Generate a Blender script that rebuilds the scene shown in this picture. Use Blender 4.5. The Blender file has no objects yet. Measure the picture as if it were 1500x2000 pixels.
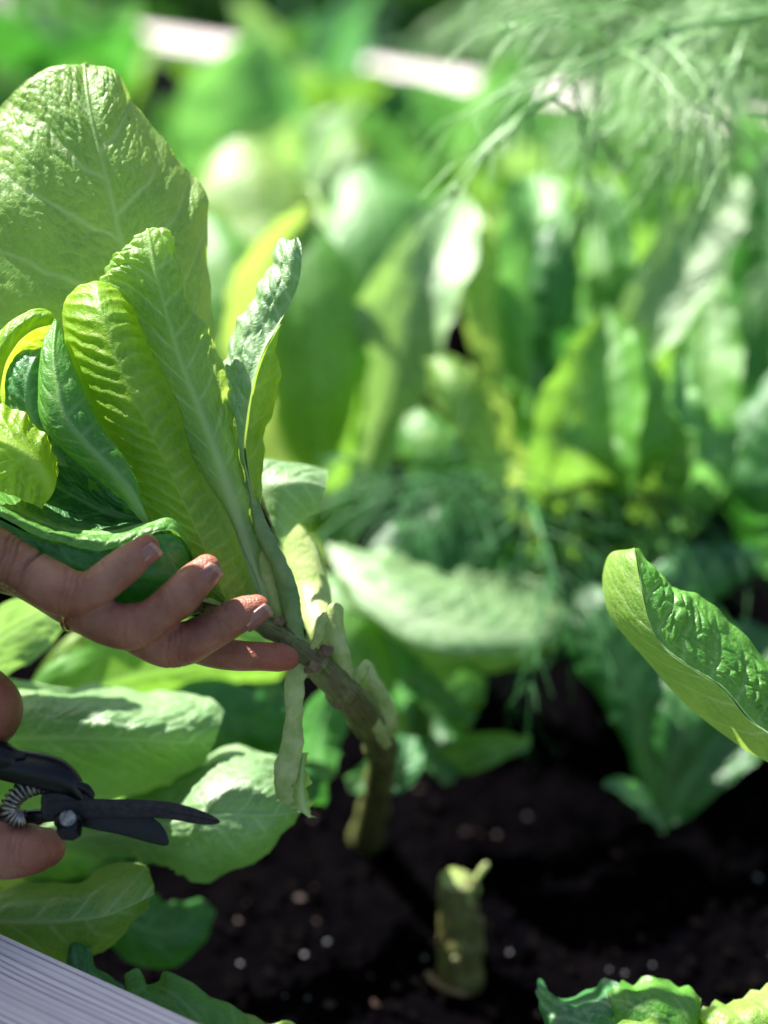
import bpy, math, random
import numpy as np
from mathutils import Vector
random.seed(7)
rng = np.random.default_rng(11)
SC = bpy.context.scene
COL = SC.collection
R = math.radians

# ------------------------------------------------------------------ camera, sky, sun, exposure
PITCH = R(25.0)
FD = 0.56                                   # focus distance, metres
CAM = np.array([0.0, 0.0, 0.49])
FW = np.array([0.0, math.cos(PITCH), -math.sin(PITCH)])
UP = np.array([0.0, math.sin(PITCH), math.cos(PITCH)])
RT = np.array([1.0, 0.0, 0.0])
cd = bpy.data.cameras.new('camera')
cd.sensor_fit = 'HORIZONTAL'; cd.sensor_width = 24.0; cd.lens = 24.0 * FD / 0.27
cd.clip_start = 0.02; cd.clip_end = 300.0
cd.dof.use_dof = True; cd.dof.focus_distance = FD - 0.013
cd.dof.aperture_fstop = 2.8; cd.dof.aperture_blades = 7
cam = bpy.data.objects.new('camera', cd); COL.objects.link(cam)
cam.location = CAM; cam.rotation_euler = (math.pi / 2 - PITCH, 0, 0)
SC.camera = cam

SUN_EL, SUN_AZ = R(54.0), R(-55.0)           # azimuth from +Y towards +X
world = bpy.data.worlds.new('World'); SC.world = world; world.use_nodes = True
wn = world.node_tree.nodes; wl = world.node_tree.links
sky = wn.new('ShaderNodeTexSky'); sky.sky_type = 'NISHITA'; sky.sun_disc = False
sky.sun_elevation = SUN_EL; sky.sun_rotation = SUN_AZ; sky.air_density = 1.0; sky.dust_density = 2.0
wn['Background'].inputs['Strength'].default_value = 0.058
wl.new(sky.outputs[0], wn['Background'].inputs[0])
sd = bpy.data.lights.new('sun', 'SUN'); sd.energy = 5.0; sd.angle = R(0.6); sd.color = (1.0, 0.965, 0.91)
sun = bpy.data.objects.new('sun', sd); COL.objects.link(sun)
sdir = Vector((math.sin(SUN_AZ) * math.cos(SUN_EL), math.cos(SUN_AZ) * math.cos(SUN_EL), math.sin(SUN_EL)))
sun.rotation_euler = (-sdir).to_track_quat('-Z', 'Y').to_euler()
sun.location = sdir * 5
SC.view_settings.view_transform = 'Standard'; SC.view_settings.look = 'None'
SC.view_settings.gamma = 1.0; SC.view_settings.use_curve_mapping = False
SC.view_settings.exposure = 1.72
SC.render.engine = 'CYCLES'
SC.cycles.use_denoising = True
SC.cycles.max_bounces = 8; SC.cycles.transmission_bounces = 6; SC.cycles.diffuse_bounces = 5
SC.cycles.sample_clamp_indirect = 6.0

# ------------------------------------------------------------------ helpers
def P(px, py, dz=0.0):
    """point seen at photo pixel (px, py), dz millimetres beyond the focus plane"""
    dz = float(np.interp(dz, (-300, 0, 40, 120, 3000), (-150, 0, 22, 120, 3000)))
    d = FD + dz * 0.001
    k = 0.27 / 1500.0 * d / FD
    return CAM + RT * ((px - 750) * k) + UP * (-(py - 1000) * k) + FW * d
def Pg(px, py, z=0.0):
    """point at pixel (px, py) on the level z"""
    q = P(px, py, 0) - CAM
    return CAM + q * ((z - CAM[2]) / q[2])
def cv(x, y, z):
    """direction: x right, y up, z away from the camera"""
    v = RT * x + UP * y + FW * z
    return v / np.linalg.norm(v)
def dz_of(p):
    return (np.dot(p - CAM, FW) - FD) * 1000

def tag(o, label=None, cat=None, group=None, kind=None):
    if label: o['label'] = label
    if cat: o['category'] = cat
    if group: o['group'] = group
    if kind: o['kind'] = kind
    return o
ORIG = {}
def empty(name, loc):
    o = bpy.data.objects.new(name, None); COL.objects.link(o)
    o.empty_display_size = 0.02; o.location = loc; ORIG[o.name] = np.array(loc, float)
    return o
def mk(name, V, F, mat, parent=None, smooth=True, attrs=None, uv=None, loc=None):
    """one mesh object from an (n,3) array and an (m,3|4) array or list of polygons; V in world space"""
    V = np.asarray(V, float)
    if parent is not None: off = ORIG[parent.name]
    elif loc is not None: off = np.asarray(loc, float)
    else: off = np.zeros(3)
    V = V - off
    me = bpy.data.meshes.new(name)
    if isinstance(F, np.ndarray):
        k = F.shape[1]; nf = len(F)
        me.vertices.add(len(V)); me.vertices.foreach_set('co', V.ravel())
        me.loops.add(nf * k); me.loops.foreach_set('vertex_index', F.ravel().astype(np.int32))
        me.polygons.add(nf)
        me.polygons.foreach_set('loop_start', np.arange(0, nf * k, k, dtype=np.int32))
        me.update(calc_edges=True)
    else:
        me.from_pydata(V.tolist(), [], F); me.update()
    me.polygons.foreach_set('use_smooth', np.full(len(me.polygons), smooth))
    if attrs:
        for n, a in attrs.items():
            at = me.attributes.new(n, 'FLOAT', 'POINT'); at.data.foreach_set('value', np.asarray(a, np.float32).ravel())
    if uv is not None:
        at = me.attributes.new('uvw', 'FLOAT_VECTOR', 'POINT'); at.data.foreach_set('vector', np.asarray(uv, np.float32).ravel())
    me.materials.append(mat)
    o = bpy.data.objects.new(name, me); COL.objects.link(o)
    if parent is not None:
        o.parent = parent
        ORIG[o.name] = off          # same origin as the thing
    else:
        o.location = off; ORIG[o.name] = off
    return o
def child_of(o, parent):
    o.parent = parent; return o

def catmull(A, n, axis=0):
    """resample control points along axis to n samples"""
    A = np.moveaxis(np.asarray(A, float), axis, 0)
    K = len(A)
    if K == 2:
        t = np.linspace(0, 1, n).reshape((-1,) + (1,) * (A.ndim - 1)); out = A[0] * (1 - t) + A[1] * t
        return np.moveaxis(out, 0, axis)
    ext = np.concatenate([(2 * A[0] - A[1])[None], A, (2 * A[-1] - A[-2])[None]])
    t = np.linspace(0, K - 1, n); i = np.minimum(t.astype(int), K - 2); f = (t - i).reshape((-1,) + (1,) * (A.ndim - 1))
    p0, p1, p2, p3 = ext[i], ext[i + 1], ext[i + 2], ext[i + 3]
    out = 0.5 * (2 * p1 + (p2 - p0) * f + (2 * p0 - 5 * p1 + 4 * p2 - p3) * f ** 2 + (3 * p1 - p0 - 3 * p2 + p3) * f ** 3)
    return np.moveaxis(out, 0, axis)

PERM = rng.random((256, 256))
def vnoise(x, y, seed=0):
    x = np.asarray(x, float) + seed * 17.31; y = np.asarray(y, float) + seed * 5.77
    xi = np.floor(x).astype(int); yi = np.floor(y).astype(int); fx = x - xi; fy = y - yi
    fx = fx * fx * (3 - 2 * fx); fy = fy * fy * (3 - 2 * fy)
    g = lambda a, b: PERM[a & 255, b & 255]
    return ((g(xi, yi) * (1 - fx) + g(xi + 1, yi) * fx) * (1 - fy) + (g(xi, yi + 1) * (1 - fx) + g(xi + 1, yi + 1) * fx) * fy) * 2 - 1
def fnoise(x, y, seed=0, o=3):
    s = 0; a = 1; t = 0
    for k in range(o):
        s = s + a * vnoise(x * 2 ** k, y * 2 ** k, seed + 3 * k); t += a; a *= 0.5
    return s / t
JX = rng.random((64, 64)); JY = rng.random((64, 64))
def worley(x, y):
    xi = np.floor(x).astype(int); yi = np.floor(y).astype(int)
    F1 = np.full(x.shape, 9.0); F2 = np.full(x.shape, 9.0)
    for dx in (-1, 0, 1):
        for dy in (-1, 0, 1):
            cx = xi + dx; cy = yi + dy
            d = np.hypot(cx + 0.15 + 0.7 * JX[cx & 63, cy & 63] - x, cy + 0.15 + 0.7 * JY[cx & 63, cy & 63] - y)
            nF1 = np.minimum(F1, d); F2 = np.minimum(F2, np.maximum(F1, d)); F1 = nF1
    return F1, F2

# ------------------------------------------------------------------ materials
def newmat(name):
    m = bpy.data.materials.new(name); m.use_nodes = True
    nt = m.node_tree; nt.nodes.clear()
    return m, nt
def node(nt, typ, **kw):
    n = nt.nodes.new(typ)
    for k, v in kw.items():
        if k in n.inputs: n.inputs[k].default_value = v
        else: setattr(n, k, v)
    return n
def ramp(nt, stops, src):
    r = nt.nodes.new('ShaderNodeValToRGB'); e = r.color_ramp.elements
    e[0].position, e[0].color = stops[0][0], (*stops[0][1], 1)
    e[1].position, e[1].color = stops[-1][0], (*stops[-1][1], 1)
    for p, c in stops[1:-1]:
        x = e.new(p); x.color = (*c, 1)
    nt.links.new(src, r.inputs[0]); return r.outputs[0]
def mix(nt, fac, a, b, mode='MIX'):
    n = nt.nodes.new('ShaderNodeMix'); n.data_type = 'RGBA'; n.blend_type = mode
    for s, v in ((0, fac), (6, a), (7, b)):
        if hasattr(v, 'default_value') or hasattr(v, 'links'): nt.links.new(v, n.inputs[s])
        else: n.inputs[s].default_value = v if s == 0 else (*v, 1)
    return n.outputs[2]
def mathn(nt, op, a, b=None):
    n = nt.nodes.new('ShaderNodeMath'); n.operation = op
    for s, v in ((0, a), (1, b)):
        if v is None: continue
        if hasattr(v, 'links'): nt.links.new(v, n.inputs[s])
        else: n.inputs[s].default_value = v
    return n.outputs[0]

def leaf_mat(name, lo, hi, vein, trans, rough=0.43, tfac=0.40, bump=0.3, spec=0.8):
    """lettuce leaf: mottled blade, paler veins, light comes through"""
    m, nt = newmat(name); L = nt.links
    out = node(nt, 'ShaderNodeOutputMaterial')
    at = node(nt, 'ShaderNodeAttribute', attribute_name='uvw')
    av = node(nt, 'ShaderNodeAttribute', attribute_name='vein')
    ae = node(nt, 'ShaderNodeAttribute', attribute_name='edge')
    n1 = node(nt, 'ShaderNodeTexNoise', Scale=0.9, Detail=4.0, Roughness=0.6); L.new(at.outputs['Vector'], n1.inputs['Vector'])
    n2 = node(nt, 'ShaderNodeTexNoise', Scale=9.0, Detail=3.0); L.new(at.outputs['Vector'], n2.inputs['Vector'])
    vo = node(nt, 'ShaderNodeTexVoronoi', Scale=13.0); vo.feature = 'DISTANCE_TO_EDGE'; L.new(at.outputs['Vector'], vo.inputs['Vector'])
    s = mathn(nt, 'ADD', n1.outputs['Fac'], mathn(nt, 'MULTIPLY', mathn(nt, 'SUBTRACT', n2.outputs['Fac'], 0.5), 0.35))
    s = mathn(nt, 'ADD', s, mathn(nt, 'MULTIPLY', mathn(nt, 'POWER', ae.outputs['Fac'], 5.0), 0.22))
    base = ramp(nt, [(0.33, lo), (0.68, hi)], s)
    vf = mathn(nt, 'MAXIMUM', mathn(nt, 'MULTIPLY', av.outputs['Fac'], 0.9), mathn(nt, 'MULTIPLY', mathn(nt, 'LESS_THAN', vo.outputs['Distance'], 0.045), 0.22))
    col = mix(nt, vf, base, vein)
    sp = node(nt, 'ShaderNodeTexVoronoi', Scale=0.8); L.new(at.outputs['Vector'], sp.inputs['Vector'])
    spot = mathn(nt, 'LESS_THAN', mathn(nt, 'ADD', sp.outputs['Distance'], mathn(nt, 'MULTIPLY', n2.outputs['Fac'], 0.06)), 0.062)
    col = mix(nt, mathn(nt, 'MULTIPLY', spot, 0.8), col, (0.10, 0.06, 0.02))
    tcol = mix(nt, mathn(nt, 'MULTIPLY', vf, 0.75), mix(nt, s, tuple(c * 0.62 for c in trans), trans), tuple(min(1, c * 0.9 + 0.12) for c in trans))
    bmp = node(nt, 'ShaderNodeBump', Strength=bump, Distance=0.0007)
    hsum = mathn(nt, 'ADD', n2.outputs['Fac'], mathn(nt, 'MULTIPLY', mathn(nt, 'MINIMUM', vo.outputs['Distance'], 0.15), 3.0))
    L.new(hsum, bmp.inputs['Height'])
    pr = node(nt, 'ShaderNodeBsdfPrincipled'); L.new(col, pr.inputs['Base Color'])
    L.new(mathn(nt, 'ADD', rough - 0.06, mathn(nt, 'MULTIPLY', n2.outputs['Fac'], 0.14)), pr.inputs['Roughness'])
    pr.inputs['Specular IOR Level'].default_value = spec
    L.new(bmp.outputs[0], pr.inputs['Normal'])
    tr = node(nt, 'ShaderNodeBsdfTranslucent'); L.new(tcol, tr.inputs['Color']); L.new(bmp.outputs[0], tr.inputs['Normal'])
    mx = node(nt, 'ShaderNodeMixShader'); mx.inputs[0].default_value = tfac
    L.new(pr.outputs[0], mx.inputs[1]); L.new(tr.outputs[0], mx.inputs[2]); L.new(mx.outputs[0], out.inputs[0])
    return m

MAT = {}
MAT['pale'] = leaf_mat('leaf_pale', (0.11, 0.31, 0.035), (0.28, 0.47, 0.07), (0.56, 0.68, 0.34), (0.60, 0.86, 0.13), tfac=0.44)
MAT['yellow'] = leaf_mat('leaf_inner_yellow', (0.13, 0.33, 0.012), (0.33, 0.50, 0.025), (0.42, 0.60, 0.12), (0.56, 0.84, 0.03), rough=0.46, tfac=0.5)
MAT['mid'] = leaf_mat('leaf_mid_green', (0.035, 0.20, 0.015), (0.11, 0.34, 0.03), (0.34, 0.52, 0.20), (0.32, 0.66, 0.06))
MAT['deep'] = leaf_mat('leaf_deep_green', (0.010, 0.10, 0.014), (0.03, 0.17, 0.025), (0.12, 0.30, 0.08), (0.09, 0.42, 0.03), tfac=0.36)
MAT['cool'] = leaf_mat('leaf_cool_green', (0.02, 0.15, 0.04), (0.06, 0.26, 0.065), (0.30, 0.48, 0.25), (0.14, 0.46, 0.09), rough=0.42, tfac=0.36, spec=0.8)
MAT['emerald'] = leaf_mat('leaf_emerald', (0.045, 0.24, 0.035), (0.15, 0.40, 0.075), (0.36, 0.55, 0.24), (0.26, 0.66, 0.12))
MAT['gloss'] = leaf_mat('leaf_waxy_green', (0.11, 0.28, 0.08), (0.27, 0.45, 0.18), (0.48, 0.60, 0.36), (0.36, 0.64, 0.12), rough=0.5, spec=1.3)

def plain(name, lo, hi, rough=0.5, scale=60.0, bump=0.2, metal=0.0, spec=0.5, tfac=0.0, tcol=None, bdist=0.0006, sss=0.0):
    m, nt = newmat(name); L = nt.links
    out = node(nt, 'ShaderNodeOutputMaterial'); tc = node(nt, 'ShaderNodeTexCoord')
    n = node(nt, 'ShaderNodeTexNoise', Scale=scale, Detail=5.0, Roughness=0.65); L.new(tc.outputs['Object'], n.inputs['Vector'])
    c = ramp(nt, [(0.32, lo), (0.68, hi)], n.outputs['Fac'])
    pr = node(nt, 'ShaderNodeBsdfPrincipled', Roughness=rough, Metallic=metal); L.new(c, pr.inputs['Base Color'])
    pr.inputs['Specular IOR Level'].default_value = spec
    b = node(nt, 'ShaderNodeBump', Strength=bump, Distance=bdist)
    n2 = node(nt, 'ShaderNodeTexNoise', Scale=scale * 6, Detail=4.0); L.new(tc.outputs['Object'], n2.inputs['Vector'])
    L.new(n2.outputs['Fac'], b.inputs['Height']); L.new(b.outputs[0], pr.inputs['Normal'])
    if tfac:
        tr = node(nt, 'ShaderNodeBsdfTranslucent', Color=(*tcol, 1)); mx = node(nt, 'ShaderNodeMixShader')
        mx.inputs[0].default_value = tfac
        L.new(pr.outputs[0], mx.inputs[1]); L.new(tr.outputs[0], mx.inputs[2]); L.new(mx.outputs[0], out.inputs[0])
    else: L.new(pr.outputs[0], out.inputs[0])
    return m
MAT['stalk_pale'] = plain('stalk_pale', (0.28, 0.40, 0.10), (0.58, 0.64, 0.28), 0.4, 130, 0.7, tfac=0.25, tcol=(0.6, 0.8, 0.3))
MAT['stalk_grey'] = plain('stalk_grey_green', (0.12, 0.23, 0.06), (0.24, 0.35, 0.12), 0.36, 120, 0.5, tfac=0.15, tcol=(0.3, 0.6, 0.15))
MAT['stem'] = plain('stem_bark', (0.04, 0.022, 0.012), (0.12, 0.135, 0.04), 0.5, 45, 0.6)
def stem_mat():
    m, nt = newmat('lettuce_stem'); L = nt.links
    out = node(nt, 'ShaderNodeOutputMaterial'); at = node(nt, 'ShaderNodeAttribute', attribute_name='uvw')
    mp = node(nt, 'ShaderNodeMapping'); mp.inputs['Scale'].default_value = (5.0, 0.5, 1.0); L.new(at.outputs['Vector'], mp.inputs['Vector'])
    n = node(nt, 'ShaderNodeTexNoise', Scale=2.0, Detail=5.0, Roughness=0.65); L.new(mp.outputs[0], n.inputs['Vector'])
    n2 = node(nt, 'ShaderNodeTexNoise', Scale=0.9, Detail=3.0); L.new(at.outputs['Vector'], n2.inputs['Vector'])
    c = ramp(nt, [(0.33, (0.05, 0.026, 0.012)), (0.48, (0.12, 0.115, 0.035)), (0.66, (0.20, 0.27, 0.075))], mathn(nt, 'ADD', mathn(nt, 'MULTIPLY', n.outputs['Fac'], .6), mathn(nt, 'MULTIPLY', n2.outputs['Fac'], .4)))
    b = node(nt, 'ShaderNodeBump', Strength=0.7, Distance=0.0012); L.new(n.outputs['Fac'], b.inputs['Height'])
    pr = node(nt, 'ShaderNodeBsdfPrincipled', Roughness=0.45); L.new(c, pr.inputs['Base Color']); L.new(b.outputs[0], pr.inputs['Normal'])
    L.new(pr.outputs[0], out.inputs[0]); return m
MAT['stem'] = stem_mat()
MAT['cut'] = plain('stem_cut_face', (0.16, 0.24, 0.05), (0.32, 0.38, 0.14), 0.5, 200, 0.5)
MAT['scar'] = plain('stem_scar', (0.07, 0.03, 0.02), (0.22, 0.16, 0.07), 0.6, 160, 0.6)
MAT['fennel'] = plain('fennel_frond', (0.16, 0.36, 0.12), (0.34, 0.54, 0.24), 0.32, 30, 0.0, spec=1.0, tfac=0.3, tcol=(0.5, 0.8, 0.3))
MAT['shaded_fennel'] = plain('fennel_frond_shaded', (0.02, 0.11, 0.03), (0.05, 0.19, 0.05), 0.5, 30, 0.0, spec=0.4, tfac=0.2, tcol=(0.1, 0.4, 0.06))  # fennel colour darkened to carry the shade between the romaines
MAT['shrub'] = plain('shrub_leaf', (0.03, 0.14, 0.04), (0.09, 0.26, 0.06), 0.4, 6, 0.0, tfac=0.35, tcol=(0.2, 0.55, 0.06))
MAT['perlite'] = plain('perlite_white', (0.12, 0.13, 0.14), (0.22, 0.22, 0.24), 0.8, 400, 0.5)
MAT['bark'] = plain('bark_crumb', (0.01, 0.005, 0.004), (0.035, 0.012, 0.008), 0.7, 60, 0.5)
MAT['crumb'] = plain('soil_crumb', (0.001, 0.0009, 0.0012), (0.0034, 0.0024, 0.0024), 0.95, 40, 0.6, spec=0.03)
MAT['soil'] = plain('soil', (0.0008, 0.0007, 0.0011), (0.002, 0.0016, 0.002), 0.95, 25, 0.8, spec=0.0, bdist=0.003)
MAT['lawn'] = plain('lawn_ground', (0.012, 0.035, 0.02), (0.03, 0.08, 0.035), 0.9, 3, 0.5, spec=0.1)
MAT['trunk'] = plain('shrub_wood', (0.03, 0.025, 0.02), (0.07, 0.055, 0.04), 0.8, 20, 0.6)
MAT['black'] = plain('painted_black_steel', (0.0015, 0.0018, 0.003), (0.004, 0.0045, 0.007), 0.3, 260, 0.25, spec=0.35)
MAT['steel'] = plain('worn_dark_steel', (0.003, 0.003, 0.004), (0.035, 0.03, 0.036), 0.34, 520, 0.8, metal=0.2, spec=0.4)
MAT['bright'] = plain('worn_bright_steel', (0.06, 0.06, 0.07), (0.5, 0.5, 0.52), 0.3, 500, 1.0, metal=0.9)
MAT['spring'] = plain('spring_wire', (0.10, 0.075, 0.07), (0.38, 0.34, 0.33), 0.3, 300, 0.3, metal=0.9)
MAT['gold'] = plain('gold', (0.6, 0.34, 0.14), (0.8, 0.5, 0.24), 0.25, 200, 0.1, metal=1.0)

def skin_mat():
    m, nt = newmat('skin'); L = nt.links
    out = node(nt, 'ShaderNodeOutputMaterial'); tc = node(nt, 'ShaderNodeTexCoord')
    n = node(nt, 'ShaderNodeTexNoise', Scale=45.0, Detail=5.0, Roughness=0.6); L.new(tc.outputs['Object'], n.inputs['Vector'])
    red = node(nt, 'ShaderNodeAttribute', attribute_name='red')
    c = ramp(nt, [(0.32, (0.15, 0.055, 0.030)), (0.47, (0.27, 0.110, 0.066)), (0.66, (0.40, 0.19, 0.125))], n.outputs['Fac'])
    c = mix(nt, red.outputs['Fac'], c, (0.42, 0.10, 0.055))
    vo = node(nt, 'ShaderNodeTexVoronoi', Scale=900.0); vo.feature = 'DISTANCE_TO_EDGE'; L.new(tc.outputs['Object'], vo.inputs['Vector'])
    n2 = node(nt, 'ShaderNodeTexNoise', Scale=260.0, Detail=4.0); L.new(tc.outputs['Object'], n2.inputs['Vector'])
    h = mathn(nt, 'ADD', mathn(nt, 'MULTIPLY', mathn(nt, 'MINIMUM', vo.outputs['Distance'], 0.2), 1.6), n2.outputs['Fac'])
    b = node(nt, 'ShaderNodeBump', Strength=0.7, Distance=0.0006); L.new(h, b.inputs['Height'])
    pr = node(nt, 'ShaderNodeBsdfPrincipled', Roughness=0.40); L.new(c, pr.inputs['Base Color']); L.new(b.outputs[0], pr.inputs['Normal'])
    pr.inputs['Subsurface Weight'].default_value = 0.12
    pr.inputs['Subsurface Radius'].default_value = (1.0, 0.28, 0.16); pr.inputs['Subsurface Scale'].default_value = 0.004
    pr.inputs['Specular IOR Level'].default_value = 0.42
    L.new(pr.outputs[0], out.inputs[0]); return m
MAT['skin'] = skin_mat()
MAT['nail'] = plain('nail', (0.24, 0.095, 0.08), (0.31, 0.135, 0.115), 0.26, 60, 0.1, spec=0.6)
MAT['nail_tip'] = plain('nail_free_edge', (0.34, 0.20, 0.14), (0.42, 0.26, 0.18), 0.3, 60, 0.1)
MAT['trouser'] = plain('trouser_cloth', (0.03, 0.04, 0.07), (0.05, 0.065, 0.10), 0.9, 120, 0.6)
MAT['hair'] = plain('hair_brown', (0.03, 0.018, 0.01), (0.07, 0.04, 0.022), 0.5, 90, 0.8)
MAT['sleeve'] = plain('sleeve_cloth', (0.05, 0.06, 0.08), (0.08, 0.09, 0.12), 0.9, 200, 0.6)

def wood_mat():
    m, nt = newmat('weathered_wood'); L = nt.links
    out = node(nt, 'ShaderNodeOutputMaterial')
    at = node(nt, 'ShaderNodeAttribute', attribute_name='uvw'); g = node(nt, 'ShaderNodeAttribute', attribute_name='vein')
    mp = node(nt, 'ShaderNodeMapping'); mp.inputs['Scale'].default_value = (1.2, 34.0, 34.0); L.new(at.outputs['Vector'], mp.inputs['Vector'])
    n = node(nt, 'ShaderNodeTexNoise', Scale=9.0, Detail=5.0, Roughness=0.7); L.new(mp.outputs[0], n.inputs['Vector'])
    fine = ramp(nt, [(0.3, (0.64, 0.54, 0.54)), (0.7, (0.86, 0.75, 0.74))], n.outputs['Fac'])
    c = mix(nt, g.outputs['Fac'], fine, (0.16, 0.12, 0.13))
    b = node(nt, 'ShaderNodeBump', Strength=0.5, Distance=0.0006); L.new(n.outputs['Fac'], b.inputs['Height'])
    pr = node(nt, 'ShaderNodeBsdfPrincipled', Roughness=0.62); L.new(c, pr.inputs['Base Color']); L.new(b.outputs[0], pr.inputs['Normal'])
    L.new(pr.outputs[0], out.inputs[0]); return m
MAT['wood'] = wood_mat()

# ------------------------------------------------------------------ leaf builder
def quads(nu, nv):
    i = np.arange(nu - 1)[:, None]; j = np.arange(nv - 1)[None, :]
    a = i * nv + j
    return np.stack([a, a + 1, a + nv + 1, a + nv], -1).reshape(-1, 4)
LEAFN = [0]
def leaf(parent, guides, mat='mid', nu=60, nv=90, mid=0.5, puff=1.0, rib=1.0, und=1.2, ruffle=0.0, rwave=22.0, teeth=0.0,
         spacing=13.0, k=0.95, sign=1.0, name='leaf', world=False, cell=1.0, wob=0.16, secw=1.0, ribw=1.0):
    """guides: curves from tip to base (pixel, pixel, mm) listed from one edge of the leaf to the other"""
    LEAFN[0] += 1; sd_ = LEAFN[0] * 1.7
    G = np.array(guides, float) if world else np.array([[P(*q) for q in g] for g in guides])
    S = catmull(catmull(G, nv, 1), nu, 0)                       # nu x nv x 3
    dU = np.gradient(S, axis=0); dV = np.gradient(S, axis=1)
    N = np.cross(dU, dV); N /= np.linalg.norm(N, axis=-1, keepdims=True) + 1e-12
    if np.mean(np.sum(N * (CAM - S), -1)) < 0: N = -N
    uu = np.linspace(0, 1, nu)
    im = int(round(mid * (nu - 1)))
    seg = np.linalg.norm(np.diff(S, axis=0), axis=-1) * 1000
    a = np.concatenate([np.zeros((1, nv)), np.cumsum(seg, 0)], 0); a = a - a[im][None]
    sv_ = np.linalg.norm(np.diff(S[im], axis=0), axis=-1) * 1000
    v = np.concatenate([[0], np.cumsum(sv_)])[None, :] * np.ones((nu, 1)); Lt = v.max()
    e = np.where(uu < mid, (mid - uu) / max(mid, 1e-3), (uu - mid) / max(1 - mid, 1e-3))[:, None] * np.ones((1, nv))
    side = np.sign(a)
    aa = np.abs(a)
    w1 = fnoise(a / 16, v / 16, sd_); w2 = fnoise(a / 5, v / 5, sd_ + 9)
    p = (v + k * aa - 0.0045 * aa ** 2) / spacing + side * 0.21 + wob * w1 + 0.25 * wob * w2 + sd_
    fr = np.abs(p - np.floor(p) - 0.5)
    dist = fr * spacing * 0.72
    thin = np.clip(1.1 - 0.7 * e, 0.2, 1)
    sec = np.exp(-(dist / ((0.62 * thin + 0.12) * secw)) ** 2) * np.minimum(1, thin * (0.6 + 0.4 * secw))
    F1, F2 = worley(aa / 5.2 + side * 31.3 + 0.35 * w2, p * spacing / 5.0 + 0.35 * w1)
    de = F2 - F1
    ter = np.exp(-(de / 0.11) ** 2)
    F1b, F2b = worley(a / 2.1 + 7, v / 2.1)
    dfine = F2b - F1b
    mw = (0.55 + 3.6 * (v / Lt) ** 1.6) * ribw
    mr = np.exp(-(a / mw) ** 2)
    inner = np.clip((aa - mw) / 4, 0, 1) * np.clip((1 - e) * 5, 0.25, 1) * np.clip(v / 8, 0.1, 1)
    big = np.sin(np.pi * np.clip(fr * 2, 0, 1) * 0.5)
    sml = np.clip(de / 0.5, 0, 1); sml = sml * sml * (3 - 2 * sml)
    loc = 0.55 + 0.45 * fnoise(a / 30, v / 30, sd_ + 3, 2)
    h = puff * sign * inner * loc * (1.1 * big + 0.95 * cell * sml + 0.16 * np.clip(dfine / 0.5, 0, 1))
    h = h + rib * 0.9 * mr * sign * np.where(sign > 0, 0.6, -1.0)
    h = h + und * fnoise(a / 26, v / 26, sd_ + 5, 3) * (0.3 + 0.9 * e)
    if ruffle:
        env = np.clip((e - 0.25) / 0.75, 0, 1) ** 1.5
        ph = v / rwave * 2 * np.pi
        h = h + ruffle * env * (np.sin(ph + 2.2 * w1 + side) + 0.45 * np.sin(2.3 * ph + 3 * w1 + 2 * side))
    S2 = S + N * (h * 0.001)[..., None]
    if teeth:
        out = dU / (np.linalg.norm(dU, axis=-1, keepdims=True) + 1e-9) * np.where(uu < mid, -1, 1)[:, None, None]
        tw = teeth * (np.abs((v / 4.6 + 0.4 * w1) % 1 - 0.5) * 1.3 + 0.7 * fnoise(v / 9, v * 0 + side, sd_))
        S2 = S2 + out * (tw * np.clip((e - 0.6) / 0.4, 0, 1) ** 1.2 * 0.001)[..., None]
    vein = np.maximum.reduce([mr * (0.55 + 0.45 * v / Lt), 0.75 * sec, 0.34 * ter * np.clip(1.2 - e, 0, 1)])
    uv = np.stack([a / 20 + sd_, v / 20, np.zeros_like(a)], -1)
    return mk(name, S2.reshape(-1, 3), quads(nu, nv), MAT[mat], parent, attrs={'vein': vein, 'edge': np.clip(e, 0, 1)}, uv=uv.reshape(-1, 3))

def rleaf(parent, spine, hw, mat='mid', roll=0.0, cup=0.35, nu=33, nv=56, curve=None, **kw):
    kw.setdefault('ruffle', 1.3); kw.setdefault('rwave', 28.0); kw.setdefault('teeth', 0.4)
    """leaf given by its spine (pixel, pixel, mm from tip to base), half widths in pixels, roll about the spine and cupping"""
    sp = np.array([P(*q) for q in spine]); K = len(sp)
    T = np.gradient(sp, axis=0); T /= np.linalg.norm(T, axis=1, keepdims=True)
    if np.isscalar(roll): roll = [roll] * K
    gs = []
    us = np.array([-1, -0.55, 0, 0.55, 1.0])
    for u in us:
        row = []
        for i in range(K):
            view = sp[i] - CAM; view /= np.linalg.norm(view)
            X = np.cross(T[i], view); X /= np.linalg.norm(X) + 1e-9
            Y = np.cross(X, T[i])
            c, s_ = math.cos(R(roll[i])), math.sin(R(roll[i]))
            A = X * c + Y * s_; B = -X * s_ + Y * c
            w = hw[i] * 0.27 / 1500 * (np.linalg.norm(sp[i] - CAM)) / FD
            row.append(sp[i] + A * (u * w * (1 - 0.25 * abs(cup) * u * u)) + B * (cup * w * u * u))
        gs.append(row)
    return leaf(parent, gs, mat, nu=nu, nv=nv, world=True, **kw)

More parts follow.
